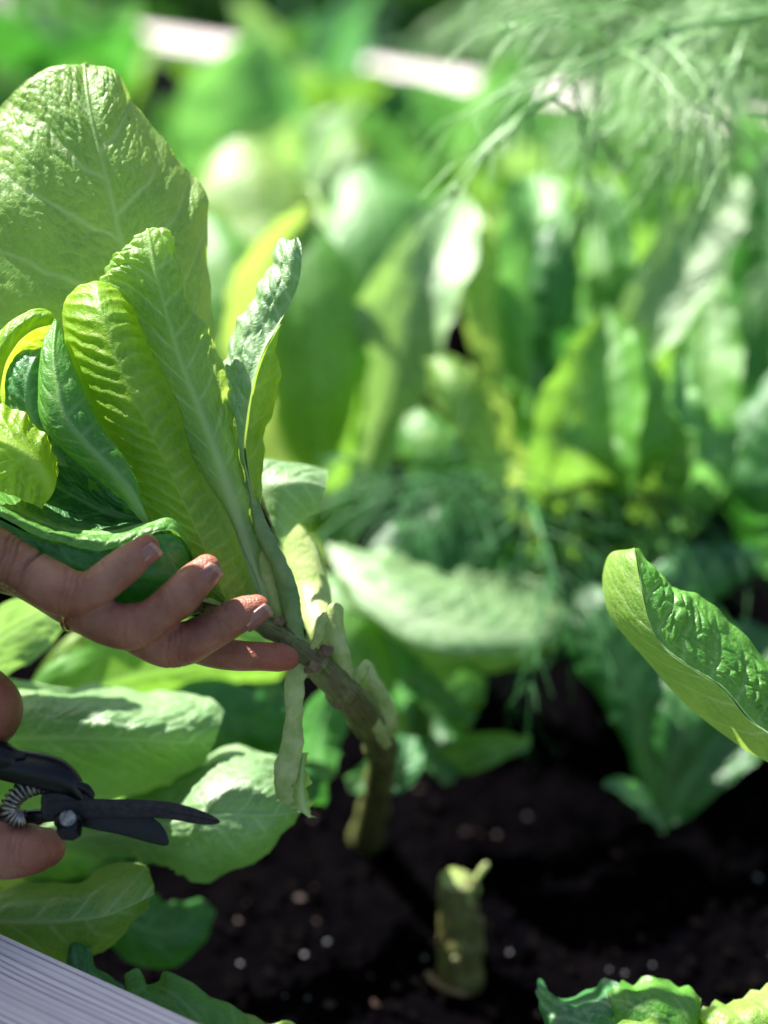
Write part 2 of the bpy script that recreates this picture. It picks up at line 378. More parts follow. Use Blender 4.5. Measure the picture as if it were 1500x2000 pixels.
def tube(pts, rad, n=12, cap=True, ell=1.0, twist=None):
    """tapered tube with rounded ends: returns verts, faces. rad in metres"""
    pts = np.asarray(pts, float); m = len(pts)
    T = np.gradient(pts, axis=0); T /= np.linalg.norm(T, axis=1, keepdims=True) + 1e-12
    ref = cv(0, 0, -1) if abs(np.dot(T[0], cv(0, 0, -1))) < 0.9 else cv(0, 1, 0)
    V = []; a0 = np.cross(T[0], ref); a0 /= np.linalg.norm(a0)
    rings = []
    for i in range(m):
        a0 = a0 - T[i] * np.dot(a0, T[i]); a0 /= np.linalg.norm(a0); b0 = np.cross(T[i], a0)
        rings.append((pts[i], a0.copy(), b0, rad[i], T[i]))
    if cap:
        c0, c1 = rings[0], rings[-1]
        pre = [(c0[0] - c0[4] * c0[3] * math.sin(t), c0[1], c0[2], c0[3] * math.cos(t), c0[4]) for t in (1.45, 1.1, 0.75, 0.35)]
        post = [(c1[0] + c1[4] * c1[3] * math.sin(t), c1[1], c1[2], c1[3] * math.cos(t), c1[4]) for t in (0.35, 0.75, 1.1, 1.45)]
        rings = pre + rings + post
    th = np.linspace(0, 2 * np.pi, n, endpoint=False)
    for c, A, B, r, _ in rings:
        V.append(c + np.outer(np.cos(th), A) * r + np.outer(np.sin(th), B) * r * ell)
    V = np.concatenate(V); k = len(rings); F = []
    for i in range(k - 1):
        for j in range(n):
            F.append([i * n + j, i * n + (j + 1) % n, (i + 1) * n + (j + 1) % n, (i + 1) * n + j])
    F.append(list(range(n))[::-1]); F.append(list(range((k - 1) * n, k * n)))
    return V, F
def ptube(spec, n=14, m=40, **kw):
    """spec rows (px, py, dz, radius_px)"""
    s = catmull(np.array(spec, float), m)
    pts = np.array([P(*q[:3]) for q in s]); rad = np.array([q[3] * 0.27 / 1500 * (FD + q[2] * .001) / FD for q in s])
    return tube(pts, rad, n, **kw)
def join(parts):
    V = []; F = []; o = 0
    for v, f in parts:
        V.append(v); F += [[i + o for i in q] for q in f]; o += len(v)
    return np.concatenate(V), F
def bumpy(V, amp, sc, seed=0):
    c = V.mean(0)
    n = fnoise(V[:, 0] * sc + V[:, 2] * sc * 0.7, V[:, 1] * sc + V[:, 2] * sc, seed)
    d = V - c; d /= np.linalg.norm(d, axis=1, keepdims=True) + 1e-9
    return V + d * (n * amp)[:, None]

# ------------------------------------------------------------------ ground, soil
def soil():
    def axis(lo, hi, a, b, fine, coarse):
        return np.unique(np.round(np.concatenate([np.arange(lo, a, coarse), np.arange(a, b, fine), np.arange(b, hi + 1e-6, coarse)]), 5))
    xs = axis(-2.2, 2.2, -0.35, 0.45, 0.0028, 0.04); xs = xs[xs > -0.735]; ys = axis(-0.2, 2.28, 0.5, 1.15, 0.0028, 0.03)
    X, Y = np.meshgrid(xs, ys, indexing='ij')
    Z = 0.006 * fnoise(X * 14, Y * 14, 1) + 0.0035 * np.abs(fnoise(X * 60, Y * 60, 2)) + 0.002 * fnoise(X * 190, Y * 190, 4, 2)
    V = np.stack([X, Y, Z], -1).reshape(-1, 3)
    Q = quads(len(xs), len(ys)); a_ = Pg(0, 1818, .126); b_ = Pg(405, 2000, .126); t_ = b_ - a_
    side_ = t_[0] * (V[:, 1] - a_[1]) - t_[1] * (V[:, 0] - a_[0])           # keep the soil inside the near board
    Q = Q[(side_[Q] > -0.02 * np.linalg.norm(t_[:2])).all(1)]
    o = mk('soil', V, Q, MAT['soil'])
    tag(o, 'very dark crumbly soil filling the raised bed', kind='structure')
    # crumbs
    ico_v = np.array([(0, 0, 1), (.9, 0, .3), (.3, .85, .3), (-.7, .5, .3), (-.7, -.5, .3), (.3, -.85, .3), (0, 0, -.6)])
    ico_f = [[0, 1, 2], [0, 2, 3], [0, 3, 4], [0, 4, 5], [0, 5, 1], [6, 2, 1], [6, 3, 2], [6, 4, 3], [6, 5, 4], [6, 1, 5]]
    def crumbs(name, n, smin, smax, mat, label):
        Vs = []; Fs = []; o_ = 0
        for i in range(n):
            x = random.uniform(-0.3, 0.42); y = random.uniform(0.5, 1.15); s = random.uniform(smin, smax) * 0.001
            v = ico_v * (s * np.array([random.uniform(.7, 1.3) for _ in range(3)])) * (1 + 0.3 * rng.standard_normal((7, 1)))
            an = random.uniform(0, 6.28); c, q = math.cos(an), math.sin(an)
            v = np.stack([v[:, 0] * c - v[:, 1] * q, v[:, 0] * q + v[:, 1] * c, v[:, 2]], -1)
            Vs.append(v + np.array([x, y, 0.004 + 0.006 * float(fnoise(np.array(x * 14), np.array(y * 14), 1))]))
            Fs.append(np.array(ico_f) + o_); o_ += 7
        ob = mk(name, np.concatenate(Vs), np.concatenate(Fs), mat, smooth=False)
        tag(ob, label, kind='stuff')
    crumbs('soil_crumbs', 5200, 0.8, 3.6, MAT['crumb'], 'dark crumbs of compost scattered over the soil')
    crumbs('bark_bits', 220, 0.8, 2.6, MAT['bark'], 'small reddish bark bits scattered over the soil')
    g = mk('ground', [(-80, -40, -0.16), (80, -40, -0.16), (80, 160, -0.16), (-80, 160, -0.16)], [[0, 1, 2, 3]], MAT['lawn'])
    tag(g, 'dark grassy ground around the raised bed', kind='structure')
    for i, (px, py, r) in enumerate([(470, 1884, 2.3), (595, 1866, 1.9), (640, 1842, 2.0), (995, 1862, 1.9), (830, 1872, 1.7), (1480, 1716, 2.6),
                                     (556, 1946, 1.4), (601, 1950, 1.6), (1275, 1886, 1.5), (1222, 1902, 1.6), (1190, 1895, 1.2)]):
        p = Pg(px, py, 0.006)
        v = ico_v * r * 0.00075 * (1 + 0.2 * rng.standard_normal((7, 1)))
        o = mk('perlite_grain', v + p, ico_f, MAT['perlite'], loc=p)
        lb = ['largest white grain of the left cluster on the soil, just above the near board', 'white grain on the soil, lower of the close pair left of the stump',
              'white grain on the soil, upper of the close pair left of the stump', 'white grain on the soil close to the right side of the stump',
              'white grain on the soil close to the left side of the stump', 'white grain alone on the soil at the right edge below the folded leaf',
              'small grain on the soil, left of the lowest pair above the near board', 'small grain on the soil, right of the lowest pair above the near board',
              'small grain, rightmost of three on the soil above the frilly lettuce', 'small grain, middle of three on the soil above the frilly lettuce',
              'small grain, leftmost of three on the soil above the frilly lettuce'][i]
        tag(o, lb, 'perlite grain', 'perlite grains on the soil')
soil()

# ------------------------------------------------------------------ raised bed boards
def board(name, A, B, width, height, inward, nl=160, nw=120, seed=0):
    """board whose inner top edge runs A -> B; width grows away from `inward`"""
    A = np.array(A, float); B = np.array(B, float); L = B - A; ln = np.linalg.norm(L); T = L / ln
    W = np.array([T[1], -T[0], 0]);
    if np.dot(W, inward) > 0: W = -W
    # profile across: down the inner face, over the top, down the outer face
    r = 0.0022
    prof = [(0, -height + i * (height - r) / 6, 1, 0) for i in range(7)]
    prof += [(r - r * math.cos(t), -r + r * math.sin(t), math.cos(t), math.sin(t)) for t in (0.4, 0.8, 1.2)]
    prof += [(r + (width - 2 * r) * i / nw, 0, 0, 1) for i in range(nw + 1)]
    prof += [(width - r + r * math.sin(t), -r + r * math.cos(t), 0, 1) for t in (0.4, 0.8, 1.2)]
    prof += [(width, -r - i * (height - r) / 6, 0, 0) for i in range(7)]
    prof = np.array(prof); m = len(prof)
    s = np.linspace(0, ln, nl)
    across = prof[:, 0] * 1000; X = s[None, :] * 1000 * np.ones((m, 1)); Yc = across[:, None] + 0 * X
    warp = Yc + 2.2 * vnoise(X / 130, Yc / 30, seed) + 0.9 * vnoise(X / 45, Yc / 9, seed + 2) + prof[:, 1][:, None] * 700
    ph = warp / 2.75 + 0.35 * vnoise(warp / 4, X / 500, seed + 5)
    g = np.abs(ph - np.floor(ph) - 0.5) * 2
    groove = np.clip(1 - g / 0.42, 0, 1) ** 1.1 * (0.66 + 0.36 * vnoise(X / 60, ph, seed + 7))
    groove = np.clip(groove, 0, 1)
    Z = prof[:, 1][:, None] - 0.0005 * groove * (prof[:, 3][:, None] > 0.5)
    V = A[None, None] + T[None, None] * s[None, :, None] + W[None, None] * prof[:, 0][:, None, None] + np.array([0, 0, 1.0]) * Z[..., None]
    F = quads(m, nl)
    uv = np.stack([X / 1000, (Yc - prof[:, 1][:, None] * 1000) / 1000, 0 * X], -1)
    return mk(name, V.reshape(-1, 3), F, MAT['wood'], loc=A, attrs={'vein': groove}, uv=uv.reshape(-1, 3))
ZB = 0.126
e0 = Pg(0, 1818, ZB); e1 = Pg(405, 2000, ZB); dr = (e1 - e0) / np.linalg.norm(e1 - e0)
b = board('bed_board', e0 - dr * 0.75, e1 + dr * 0.35, 0.06, 0.28, np.array([0.4, 1, 0]), nl=500, nw=150)
tag(b, 'weathered grey wooden board with fine grooves along the near edge of the raised bed', 'board')
f0 = Pg(-300, -5, ZB); f1 = Pg(1500, 255, ZB); dr = (f1 - f0) / np.linalg.norm(f1 - f0)
b = board('bed_board', f0 - dr * 0.3, f1 + dr * 0.9, 0.085, 0.025, np.array([0, -1, 0]), nl=60, nw=30, seed=3)
w0 = f0 - dr * 0.3; w1 = f1 + dr * 0.9; nrm_ = np.array([-dr[1], dr[0], 0])
q_ = [w0 + nrm_ * .02, w1 + nrm_ * .02, w1 + nrm_ * .11, w0 + nrm_ * .11]
q_ = [x - [0, 0, .0255] for x in q_] + [x - [0, 0, .285] for x in q_]
tag(mk('bed_wall', np.array(q_), [[3, 2, 1, 0], [4, 5, 6, 7], [0, 1, 5, 4], [1, 2, 6, 5], [2, 3, 7, 6], [3, 0, 4, 7]], MAT['trunk'], loc=q_[4], smooth=False),
    'dark timber wall carrying the pale far board of the raised bed', 'wall')
tag(b, 'sunlit pale board closing the far side of the raised bed behind the plants', 'board')

b = board('bed_board', np.array([-.735, 2.5, ZB]), np.array([-.735, .2, ZB]), 0.05, 0.28, np.array([1.0, 0, 0]), nl=60, nw=12, seed=8)
tag(b, 'pale board closing the left side of the raised bed', 'board')

# ------------------------------------------------------------------ held lettuce head
head = tag(empty('lettuce', Pg(715, 1640)), 'tall romaine lettuce held up by a hand, its bare brown stem rising from the soil', 'lettuce')
def T3(rows): return rows
HQ = dict(nu=150, nv=230)
# A: big back leaf
leaf(head, [
 [(165,127,24),(70,160,22),(-30,235,22),(-110,380,20),(-150,560,18),(-120,740,18),(0,950,22),(330,1150,30)],
 [(165,127,24),(115,155,17),(70,250,8),(45,380,2),(55,520,4),(100,690,12),(200,920,22),(420,1170,28)],
 [(165,127,24),(172,190,12),(190,275,8),(215,370,10),(243,490,15),(290,640,22),(370,880,28),(500,1200,25)],
 [(165,127,24),(208,170,16),(247,260,12),(295,355,10),(330,450,12),(352,610,18),(405,870,26),(505,1197,27)],
 [(165,127,24),(228,142,22),(286,225,24),(348,305,26),(402,385,28),(404,545,30),(440,850,34),(510,1195,28)]],
 'pale', nu=190, nv=280, puff=1.5, und=3.0, ruffle=0.8, rwave=34, spacing=23, k=0.8, secw=1.35, cell=.42)
# B: leaf in the middle with a curled tip
leaf(head, [
 [(255,500,-2),(225,520,-6),(196,552,-8),(235,650,4),(290,780,6),(340,900,8),(425,1050,8),(520,1190,5)],
 [(272,490,-4),(248,492,-16),(250,540,-18),(290,660,-8),(340,790,-4),(385,900,-2),(450,1050,2),(521,1190,4)],
 [(290,480,-8),(290,452,-18),(308,545,-24),(345,680,-12),(390,800,-8),(430,910,-5),(475,1050,-1),(522,1190,3)],
 [(302,482,-6),(322,455,-12),(345,560,-14),(384,670,-6),(425,790,-3),(455,900,-1),(490,1060,0),(523,1190,4)],
 [(310,490,-2),(334,472,-6),(362,575,-4),(410,650,2),(447,760,4),(470,890,5),(502,1060,4),(524,1190,5)]],
 'pale', nu=130, nv=230, puff=0.9, und=1.6, ruffle=1.0, rwave=20, spacing=12)
# C: bright inner leaf seen from outside
leaf(head, [
 [(165,590,5),(140,572,-8),(118,620,-12),(135,710,-14),(180,810,-14),(230,895,-14),(272,980,-14),(318,1080,-12),(400,1195,-4)],
 [(180,588,5),(158,556,-12),(150,615,-28),(175,705,-32),(220,810,-32),(268,900,-27),(312,990,-21),(360,1085,-18),(425,1196,-6)],
 [(192,588,5),(190,549,-16),(198,605,-36),(228,700,-42),(275,805,-42),(322,900,-34),(368,1000,-24),(410,1090,-19),(452,1196,-7)],
 [(206,590,5),(225,560,-12),(243,615,-29),(275,700,-33),(320,805,-33),(360,900,-26),(410,1000,-18),(455,1088,-15),(485,1190,-5)],
 [(222,598,5),(255,586,-8),(274,635,-12),(312,710,-12),(355,795,-12),(383,900,-10),(437,990,-8),(477,1080,-5),(507,1172,0)]],
 'yellow', nu=150, nv=230, puff=0.9, sign=-1, und=1.6, spacing=6.0, k=0.5, rib=0.0, ribw=0.12, cell=.25, wob=.5)
# further layers of the head between the outer leaf and the heart
for kk, (x0, y0, w_, z_, mt) in enumerate([(215, 690, 95, 12, 'mid'), (330, 760, 85, 14, 'mid'), (120, 760, 100, 16, 'deep'), (250, 830, 110, 18, 'deep'), (60, 700, 100, 18, 'mid')]):
    ex, ey = 505, 1196
    sp = [(x0 + (ex - x0) * t ** 1.15, y0 + (ey - y0) * t, z_ * (1 - t) + 4) for t in (0, .12, .3, .5, .7, .87, 1)]
    rleaf(head, sp, [w_ * .25, w_ * .8, w_, w_ * .9, w_ * .68, w_ * .4, 16], mt, cup=-.35, nu=40, nv=60, und=1.5)
rleaf(head, [(-8, 300, -96), (-60, 385, -96), (-130, 500, -95), (-210, 640, -92), (-300, 780, -88), (-360, 920, -74), (-260, 1020, -52), (0, 1085, -46), (220, 1140, -40), (455, 1192, -8)],  # unseen leaf added beyond the left edge to shade the hand
      [30, 70, 88, 92, 92, 70, 36, 18, 14, 12], 'mid', roll=86, cup=-.25, nu=50, nv=90, und=2)
# added dark leaf, its deep green stands for the shade inside the cup
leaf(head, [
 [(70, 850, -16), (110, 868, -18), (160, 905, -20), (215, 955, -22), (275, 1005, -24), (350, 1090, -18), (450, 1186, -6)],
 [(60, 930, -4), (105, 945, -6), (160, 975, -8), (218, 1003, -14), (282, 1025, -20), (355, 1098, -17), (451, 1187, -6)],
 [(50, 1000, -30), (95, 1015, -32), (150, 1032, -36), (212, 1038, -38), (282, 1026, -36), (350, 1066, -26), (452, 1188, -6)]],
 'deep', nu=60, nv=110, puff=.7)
# strip leaf right of C
leaf(head, [
 [(368,880,8),(375,940,6),(400,1000,4),(440,1070,3),(480,1140,3),(515,1200,4)],
 [(372,878,3),(400,935,-2),(432,1000,-3),(465,1070,-2),(497,1140,0),(520,1200,3)],
 [(380,872,8),(425,930,4),(462,1000,3),(488,1070,2),(508,1135,2),(524,1195,4)]],
 'mid', nu=50, nv=120, puff=0.5, ruffle=0.5)
# D: small folded dark leaf in front
leaf(head, [
 [(108,622,-30),(84,668,-32),(73,740,-36),(77,820,-38),(118,875,-38),(188,935,-37),(240,975,-34),(290,1030,-28)],
 [(109,625,-31),(90,690,-40),(88,760,-46),(100,825,-48),(143,877,-46),(203,930,-43),(248,972,-38),(291,1030,-28)],
 [(110,628,-32),(105,690,-44),(114,760,-51),(132,820,-52),(172,870,-50),(222,920,-46),(256,965,-40),(292,1030,-28)],
 [(111,625,-31),(120,685,-41),(140,760,-47),(165,825,-48),(207,880,-45),(246,930,-42),(266,968,-38),(293,1030,-28)],
 [(112,622,-30),(131,680,-36),(162,760,-40),(194,830,-40),(240,893,-38),(266,942,-36),(275,985,-34),(295,1030,-28)]],
 'mid', nu=90, nv=160, puff=0.6, und=0.8, spacing=9, k=0.8)
# E: rolled back leaf at the left edge, bright rim
leaf(head, [
 [(112,640,-14),(100,608,-16),(60,603,-20),(10,635,-22),(-30,690,-20),(-40,780,-15),(20,900,-5)],
 [(112,650,-12),(100,622,-22),(62,622,-28),(22,655,-30),(-8,710,-28),(-10,790,-22),(60,900,-10)],
 [(113,670,-5),(105,660,-8),(75,665,-10),(42,695,-10),(22,745,-8),(30,810,-5),(110,900,0)],
 [(118,720,-4),(112,715,-4),(95,720,-4),(75,745,-3),(62,785,-3),(75,850,0),(150,900,4)]],
 'yellow', nu=80, nv=110, puff=1.1, und=1.2, spacing=9)
# F: silvery green blistered leaf
leaf(head, [
 [(75,680,-22),(40,688,-22),(15,725,-22),(12,770,-20),(20,820,-16),(80,900,-8)],
 [(78,682,-24),(55,705,-31),(40,745,-33),(42,790,-31),(55,840,-24),(105,905,-12)],
 [(82,690,-22),(75,715,-30),(70,755,-32),(75,800,-30),(92,850,-24),(130,910,-14)],
 [(90,700,-18),(98,730,-20),(100,770,-20),(108,815,-20),(125,860,-18),(150,915,-14)]],
 'cool', nu=70, nv=90, puff=1.5, und=1.0, spacing=7)
# G: bright leaf tip at the left edge folding over the cup
leaf(head, [
 [(-60,785,-20),(-10,790,-28),(38,800,-32),(85,845,-34),(104,880,-32),(112,925,-28)],
 [(-70,820,-36),(-20,830,-44),(25,845,-47),(70,880,-46),(92,915,-42),(105,950,-34)],
 [(-75,880,-44),(-30,885,-52),(15,895,-54),(60,920,-52),(84,945,-46),(95,972,-38)],
 [(-80,950,-40),(-30,955,-48),(15,965,-50),(50,980,-48),(75,990,-44),(85,995,-38)]],
 'yellow', nu=100, nv=130, puff=0.7, und=1.4, spacing=7, sign=-1, ruffle=0.8, rwave=9)
# cup leaf with a flared rim
leaf(head, [
 [(-80,800,-18),(20,815,-16),(100,860,-16),(160,915,-18),(222,968,-22),(290,1025,-24),(352,1095,-14),(400,1170,6)],
 [(-80,900,6),(20,925,4),(95,960,2),(155,990,-2),(222,1010,-8),(290,1032,-16),(355,1100,-14),(401,1174,6)],
 [(-80,955,-34),(0,980,-36),(60,1008,-38),(122,1032,-40),(210,1040,-42),(288,1024,-42),(346,1030,-36),(402,1178,6)],
 [(-80,960,-50),(0,992,-52),(60,1024,-54),(122,1048,-55),(210,1058,-55),(290,1034,-53),(352,1038,-42),(403,1180,6)],
 [(-80,978,-54),(0,1010,-56),(60,1042,-58),(122,1064,-59),(210,1076,-59),(288,1046,-57),(354,1050,-44),(404,1182,6)]],
 'mid', nu=100, nv=200, puff=0.6, und=1.2, ruffle=0.5, rwave=18, spacing=10)
# outer leaf under the rim
leaf(head, [
 [(-60,985,-50),(80,1050,-53),(205,1066,-54),(290,1046,-52),(352,1050,-40),(378,1110,-12),(404,1180,6)],
 [(-60,1060,-52),(80,1085,-56),(190,1115,-56),(275,1120,-54),(345,1130,-42),(378,1160,-12),(405,1184,6)],
 [(-60,1110,-30),(80,1130,-40),(190,1170,-42),(275,1195,-38),(345,1200,-28),(380,1200,-8),(406,1190,6)]],
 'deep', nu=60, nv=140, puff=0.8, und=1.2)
# I: narrow tall folded leaf on the right
lf = leaf(head, [
 [(572,462,2),(543,476,6),(517,535,8),(480,605,8),(446,668,10),(440,745,10),(458,820,10),(470,880,6),(492,985,3)],
 [(573,462,0),(556,485,-2),(536,545,-4),(500,612,-1),(466,680,0),(455,755,0),(464,825,1),(474,890,2),(494,985,2)],
 [(576,462,-1),(572,495,-7),(562,560,-9),(532,625,-4),(492,690,-6),(472,780,-6),(472,860,-6),(480,920,-4),(496,988,0)],
 [(580,464,2),(588,490,-3),(580,560,-5),(545,636,-6),(514,692,-10),(490,780,-12),(479,870,-9),(486,930,-4),(497,990,0)]],
 'gloss', nu=90, nv=190, puff=1.0, und=0.9, ruffle=0.8, rwave=16, spacing=8, mid=1.0, ribw=0.5)
leaf(lf, [
 [(545,632,-7),(530,660,-9),(514,692,-11),(500,735,-12),(490,780,-13),(484,825,-12),(479,870,-10),(486,930,-5),(497,990,-1)],
 [(546,632,-5),(536,660,-6),(528,695,-8),(522,735,-9),(512,785,-9),(504,825,-8),(496,862,-7),(498,930,-3),(502,990,0)],
 [(547,632,-2),(541,660,0),(540,695,2),(546,735,3),(540,775,3),(524,822,3),(516,860,3),(514,925,2),(508,988,2)]],
 'yellow', nu=50, nv=120, puff=0.4, und=0.5, mid=0.0, ribw=0.3, ruffle=0.5, rwave=16, name='folded_edge')
# leaf J: small white-sheened leaf behind, and its stalk
leaf(head, [
 [(640,918,62),(600,908,58),(560,902,55),(520,896,52),(500,900,50)],
 [(634,955,50),(600,945,46),(565,945,44),(530,950,44),(510,960,46)],
 [(622,1000,52),(600,1010,50),(575,1030,48),(555,1062,46),(560,1100,44)]],
 'gloss', nu=50, nv=60, puff=0.8, und=1.0, spacing=8)
def stalk(rows, mat, amp=0.0006, n=18, m=70, ell=0.7, name='stalk', parent=None, seed=0):
    V, F = ptube(rows, n=n, m=m, ell=ell)
    nn = fnoise(V[:, 0] * 300, V[:, 2] * 300, 5 + seed) * amp
    V = V + nn[:, None] * cv(0.6, 0.2, -0.7)
    return mk(name, V, F, MAT[mat], parent or head)
stalk([(478,880,3,5),(492,960,2,10),(515,1040,0,15),(548,1110,-2,17),(568,1180,-2,19),(582,1258,2,16)], 'stalk_grey', 0.0012, seed=1)
stalk([(470,930,8,8),(490,1010,8,13),(515,1100,6,17),(540,1180,6,18),(570,1240,6,14)], 'stalk_pale', seed=2)
stalk([(560,1030,60,22),(585,1080,58,34),(610,1160,52,36),(628,1230,40,26),(640,1280,28,18)], 'stalk_pale', seed=3)
stalk([(655,1192,16,16),(650,1225,18,22),(660,1270,18,22),(678,1320,24,16)], 'stalk_pale', seed=4, name='stalk_stub')
stalk([(722,1300,52,8),(728,1330,50,14),(745,1375,54,24),(752,1420,60,24),(745,1445,70,14)], 'stalk_pale', 0.0016, seed=5, name='stalk_stub')
stalk([(600,1296,4,10),(578,1325,2,20),(575,1380,3,18),(572,1440,5,20),(562,1500,6,26),(560,1545,7,22),(575,1570,8,12)], 'stalk_pale', 0.0016, seed=6, ell=0.4, name='hanging_stalk')
leaf(head, [
 [(590,1470,10),(575,1500,8),(560,1540,8),(575,1575,6),(600,1592,6)],
 [(594,1470,6),(590,1510,2),(588,1550,2),(594,1580,2),(606,1596,4)],
 [(598,1470,10),(604,1510,9),(606,1550,9),(610,1580,8),(614,1598,8)]],
 'pale', nu=30, nv=50, puff=0.5, ruffle=1.2, rwave=8, name='leaf_scrap')
for q_, rows in enumerate([[(612,1262,0,6),(622,1240,-2,10),(630,1215,-2,9),(634,1200,-2,5)], [(690,1330,24,10),(705,1312,24,12),(716,1296,26,8)],                            [(722,1400,46,10),(742,1428,54,14),(756,1456,66,10)]]):
    stalk(rows, 'stalk_pale', 0.0014, n=12, m=18, seed=10 + q_, name='stalk_stub', ell=.5)
# main stem
Vs, Fs = ptube([(380,1180,-8,14),(460,1200,-4,17),(530,1228,0,21),(590,1272,6,24),(640,1320,18,29),(690,1372,38,32),(732,1430,72,31),(746,1480,110,28),(738,1540,160,27),(726,1590,200,29),(716,1640,dz_of(Pg(716,1640)),32),(716,1665,dz_of(Pg(716,1640))+4,34)], n=36, m=220)
ln_ = np.arange(len(Vs)) // 36
amp = 0.0008 * fnoise(ln_ / 9.0, (np.arange(len(Vs)) % 36) / 5.0, 4) + 0.0009 * (np.abs((ln_ / 21.0) % 1 - 0.5) < 0.08)
cen = np.repeat(np.add.reduceat(Vs, np.arange(0, len(Vs), 36), axis=0) / 36, 36, axis=0)
dn = Vs - cen; dn /= np.linalg.norm(dn, axis=1, keepdims=True) + 1e-9
suv = np.stack([np.minimum(np.arange(len(Vs)) % 36, 36 - np.arange(len(Vs)) % 36) / 6.0, ln_ / 12.0, 0 * ln_], -1)
mk('stem', Vs + dn * amp[:, None], Fs, MAT['stem'], head, uv=suv)
for (x, y, z, r) in [(636, 1272, 6, 13), (612, 1303, 2, 14), (668, 1372, 24, 16), (545, 1213, -2, 10)]:
    V, F = ptube([(x - 8, y + 4, z - 4, r * .6), (x, y, z - 4, r), (x + 9, y - 3, z - 2, r * .7)], n=12, m=10, ell=0.3)
    mk('leaf_scar', bumpy(V, 0.0012, 500, x), F, MAT['scar'], head)

# ------------------------------------------------------------------ romaine generator for plants further back
def rleaf_world(parent, base, az, length, width, lean0, lean1, mat, cup=0.5, nu=25, nv=42, **kw):
    """leaf rising from base: lean angles from vertical at base and tip (deg)"""
    K = 8; pts = [np.array(base, float)]
    out = np.array([math.cos(az), math.sin(az), 0]); up = np.array([0, 0, 1.0]); sidev = np.array([-math.sin(az), math.cos(az), 0])
    for i in range(1, K):
        t = i / (K - 1); a = R(lean0 + (lean1 - lean0) * t ** 1.6)
        pts.append(pts[-1] + (out * math.sin(a) + up * math.cos(a)) * length / (K - 1))
    pts = np.array(pts); T = np.gradient(pts, axis=0); T /= np.linalg.norm(T, axis=1, keepdims=True)
    prof = np.array([0.16, 0.28, 0.5, 0.75, 0.95, 1.0, 0.78, 0.12]) * width / 2
    gs = []
    for u in (-1, -0.5, 0, 0.5, 1):
        row = []
        for i in range(K):
            inn = np.cross(T[i], sidev); 
            if np.dot(inn, up * 0.3 - out) < 0: inn = -inn
            row.append(pts[i] + sidev * u * prof[i] * (1 - 0.22 * u * u * cup) + inn * (cup * prof[i] * u * u * 1.1))
        gs.append(row[::-1])
    return leaf(parent, gs, mat, nu=nu, nv=nv, world=True, **kw)
def romaine(base, n, size, label, mats, group='romaine lettuces growing in the bed', seed=0):
    rd = random.Random(seed)
    o = tag(empty('lettuce', base), label, 'lettuce', group)
    b0 = np.array(base, float)
    V, F = tube(np.array([b0 - [0, 0, .01], b0 + [0, 0, .02], b0 + [0, 0, .05]]), [0.014, 0.015, 0.008], 12)
    mk('stem', V, F, MAT['stalk_pale'], o)
    for i in range(n):
        t = i / max(1, n - 1); az = i * 2.399 + rd.uniform(-.3, .3)
        l0 = 6 + 26 * (1 - t); l1 = 12 + 55 * (1 - t) + rd.uniform(-10, 16)
        rleaf_world(o, b0 + [0.012 * math.cos(az), 0.012 * math.sin(az), 0.01], az, size * rd.uniform(.78, 1.08) * (0.86 + 0.14 * t), size * rd.uniform(.40, .52), l0, l1,
                    rd.choice(mats), cup=rd.uniform(.3, .8), puff=1.6, und=3.5, ruffle=2.6, rwave=34, spacing=16, teeth=1.0)
    return o

# ------------------------------------------------------------------ plants seen behind
# 1: the romaine right behind the held head
pb = Pg(640, 1085); p1 = tag(empty('lettuce', pb), 'romaine with a broad dark leaf and a white sheened leaf, right behind the held lettuce', 'lettuce', 'romaine lettuces growing in the bed')
rleaf(p1, [(600,362,330),(612,410,310),(575,450,300),(520,520,300),(500,620,310),(520,800,330),(580,1000,360),(640,1085,520)], [9, 30, 46, 68, 85, 91, 57, 21], 'pale', roll=20, cup=-0.4, puff=1.4, und=2)
rleaf(p1, [(600,440,300),(610,500,290),(615,600,285),(620,700,290),(625,800,300),(630,900,330),(640,1000,370),(650,1090,430)], [34, 82, 105, 112, 105, 87, 57, 25], 'mid', roll=0, cup=0.5, puff=1.2, und=2)
rleaf(p1, [(890,395,360),(880,440,320),(845,520,300),(805,600,300),(775,700,310),(745,800,330),(710,900,360),(665,1060,420)], [21, 59, 89, 105, 100, 87, 59, 23], 'gloss', roll=-10, cup=-0.5, puff=1.3, und=2, ruffle=1.5)
rleaf(p1, [(690,330,420),(730,400,400),(740,500,390),(720,620,390),(700,760,400),(680,900,410),(660,1070,430)], [34, 103, 120, 108, 91, 68, 25], 'emerald', roll=10, cup=0.3, puff=1.2, und=2)
rleaf(p1, [(470,270,420),(480,340,400),(500,430,390),(530,540,380),(560,680,380),(590,850,390),(640,1070,430)], [57, 125, 142, 125, 97, 68, 25], 'pale', roll=0, cup=0.4, puff=1.0, und=2)
rleaf(p1, [(395,420,380),(420,500,360),(455,620,350),(500,750,350),(560,900,370),(640,1070,430)], [34, 80, 91, 80, 57, 23], 'mid', roll=0, cup=0.4, puff=1.0, und=2)
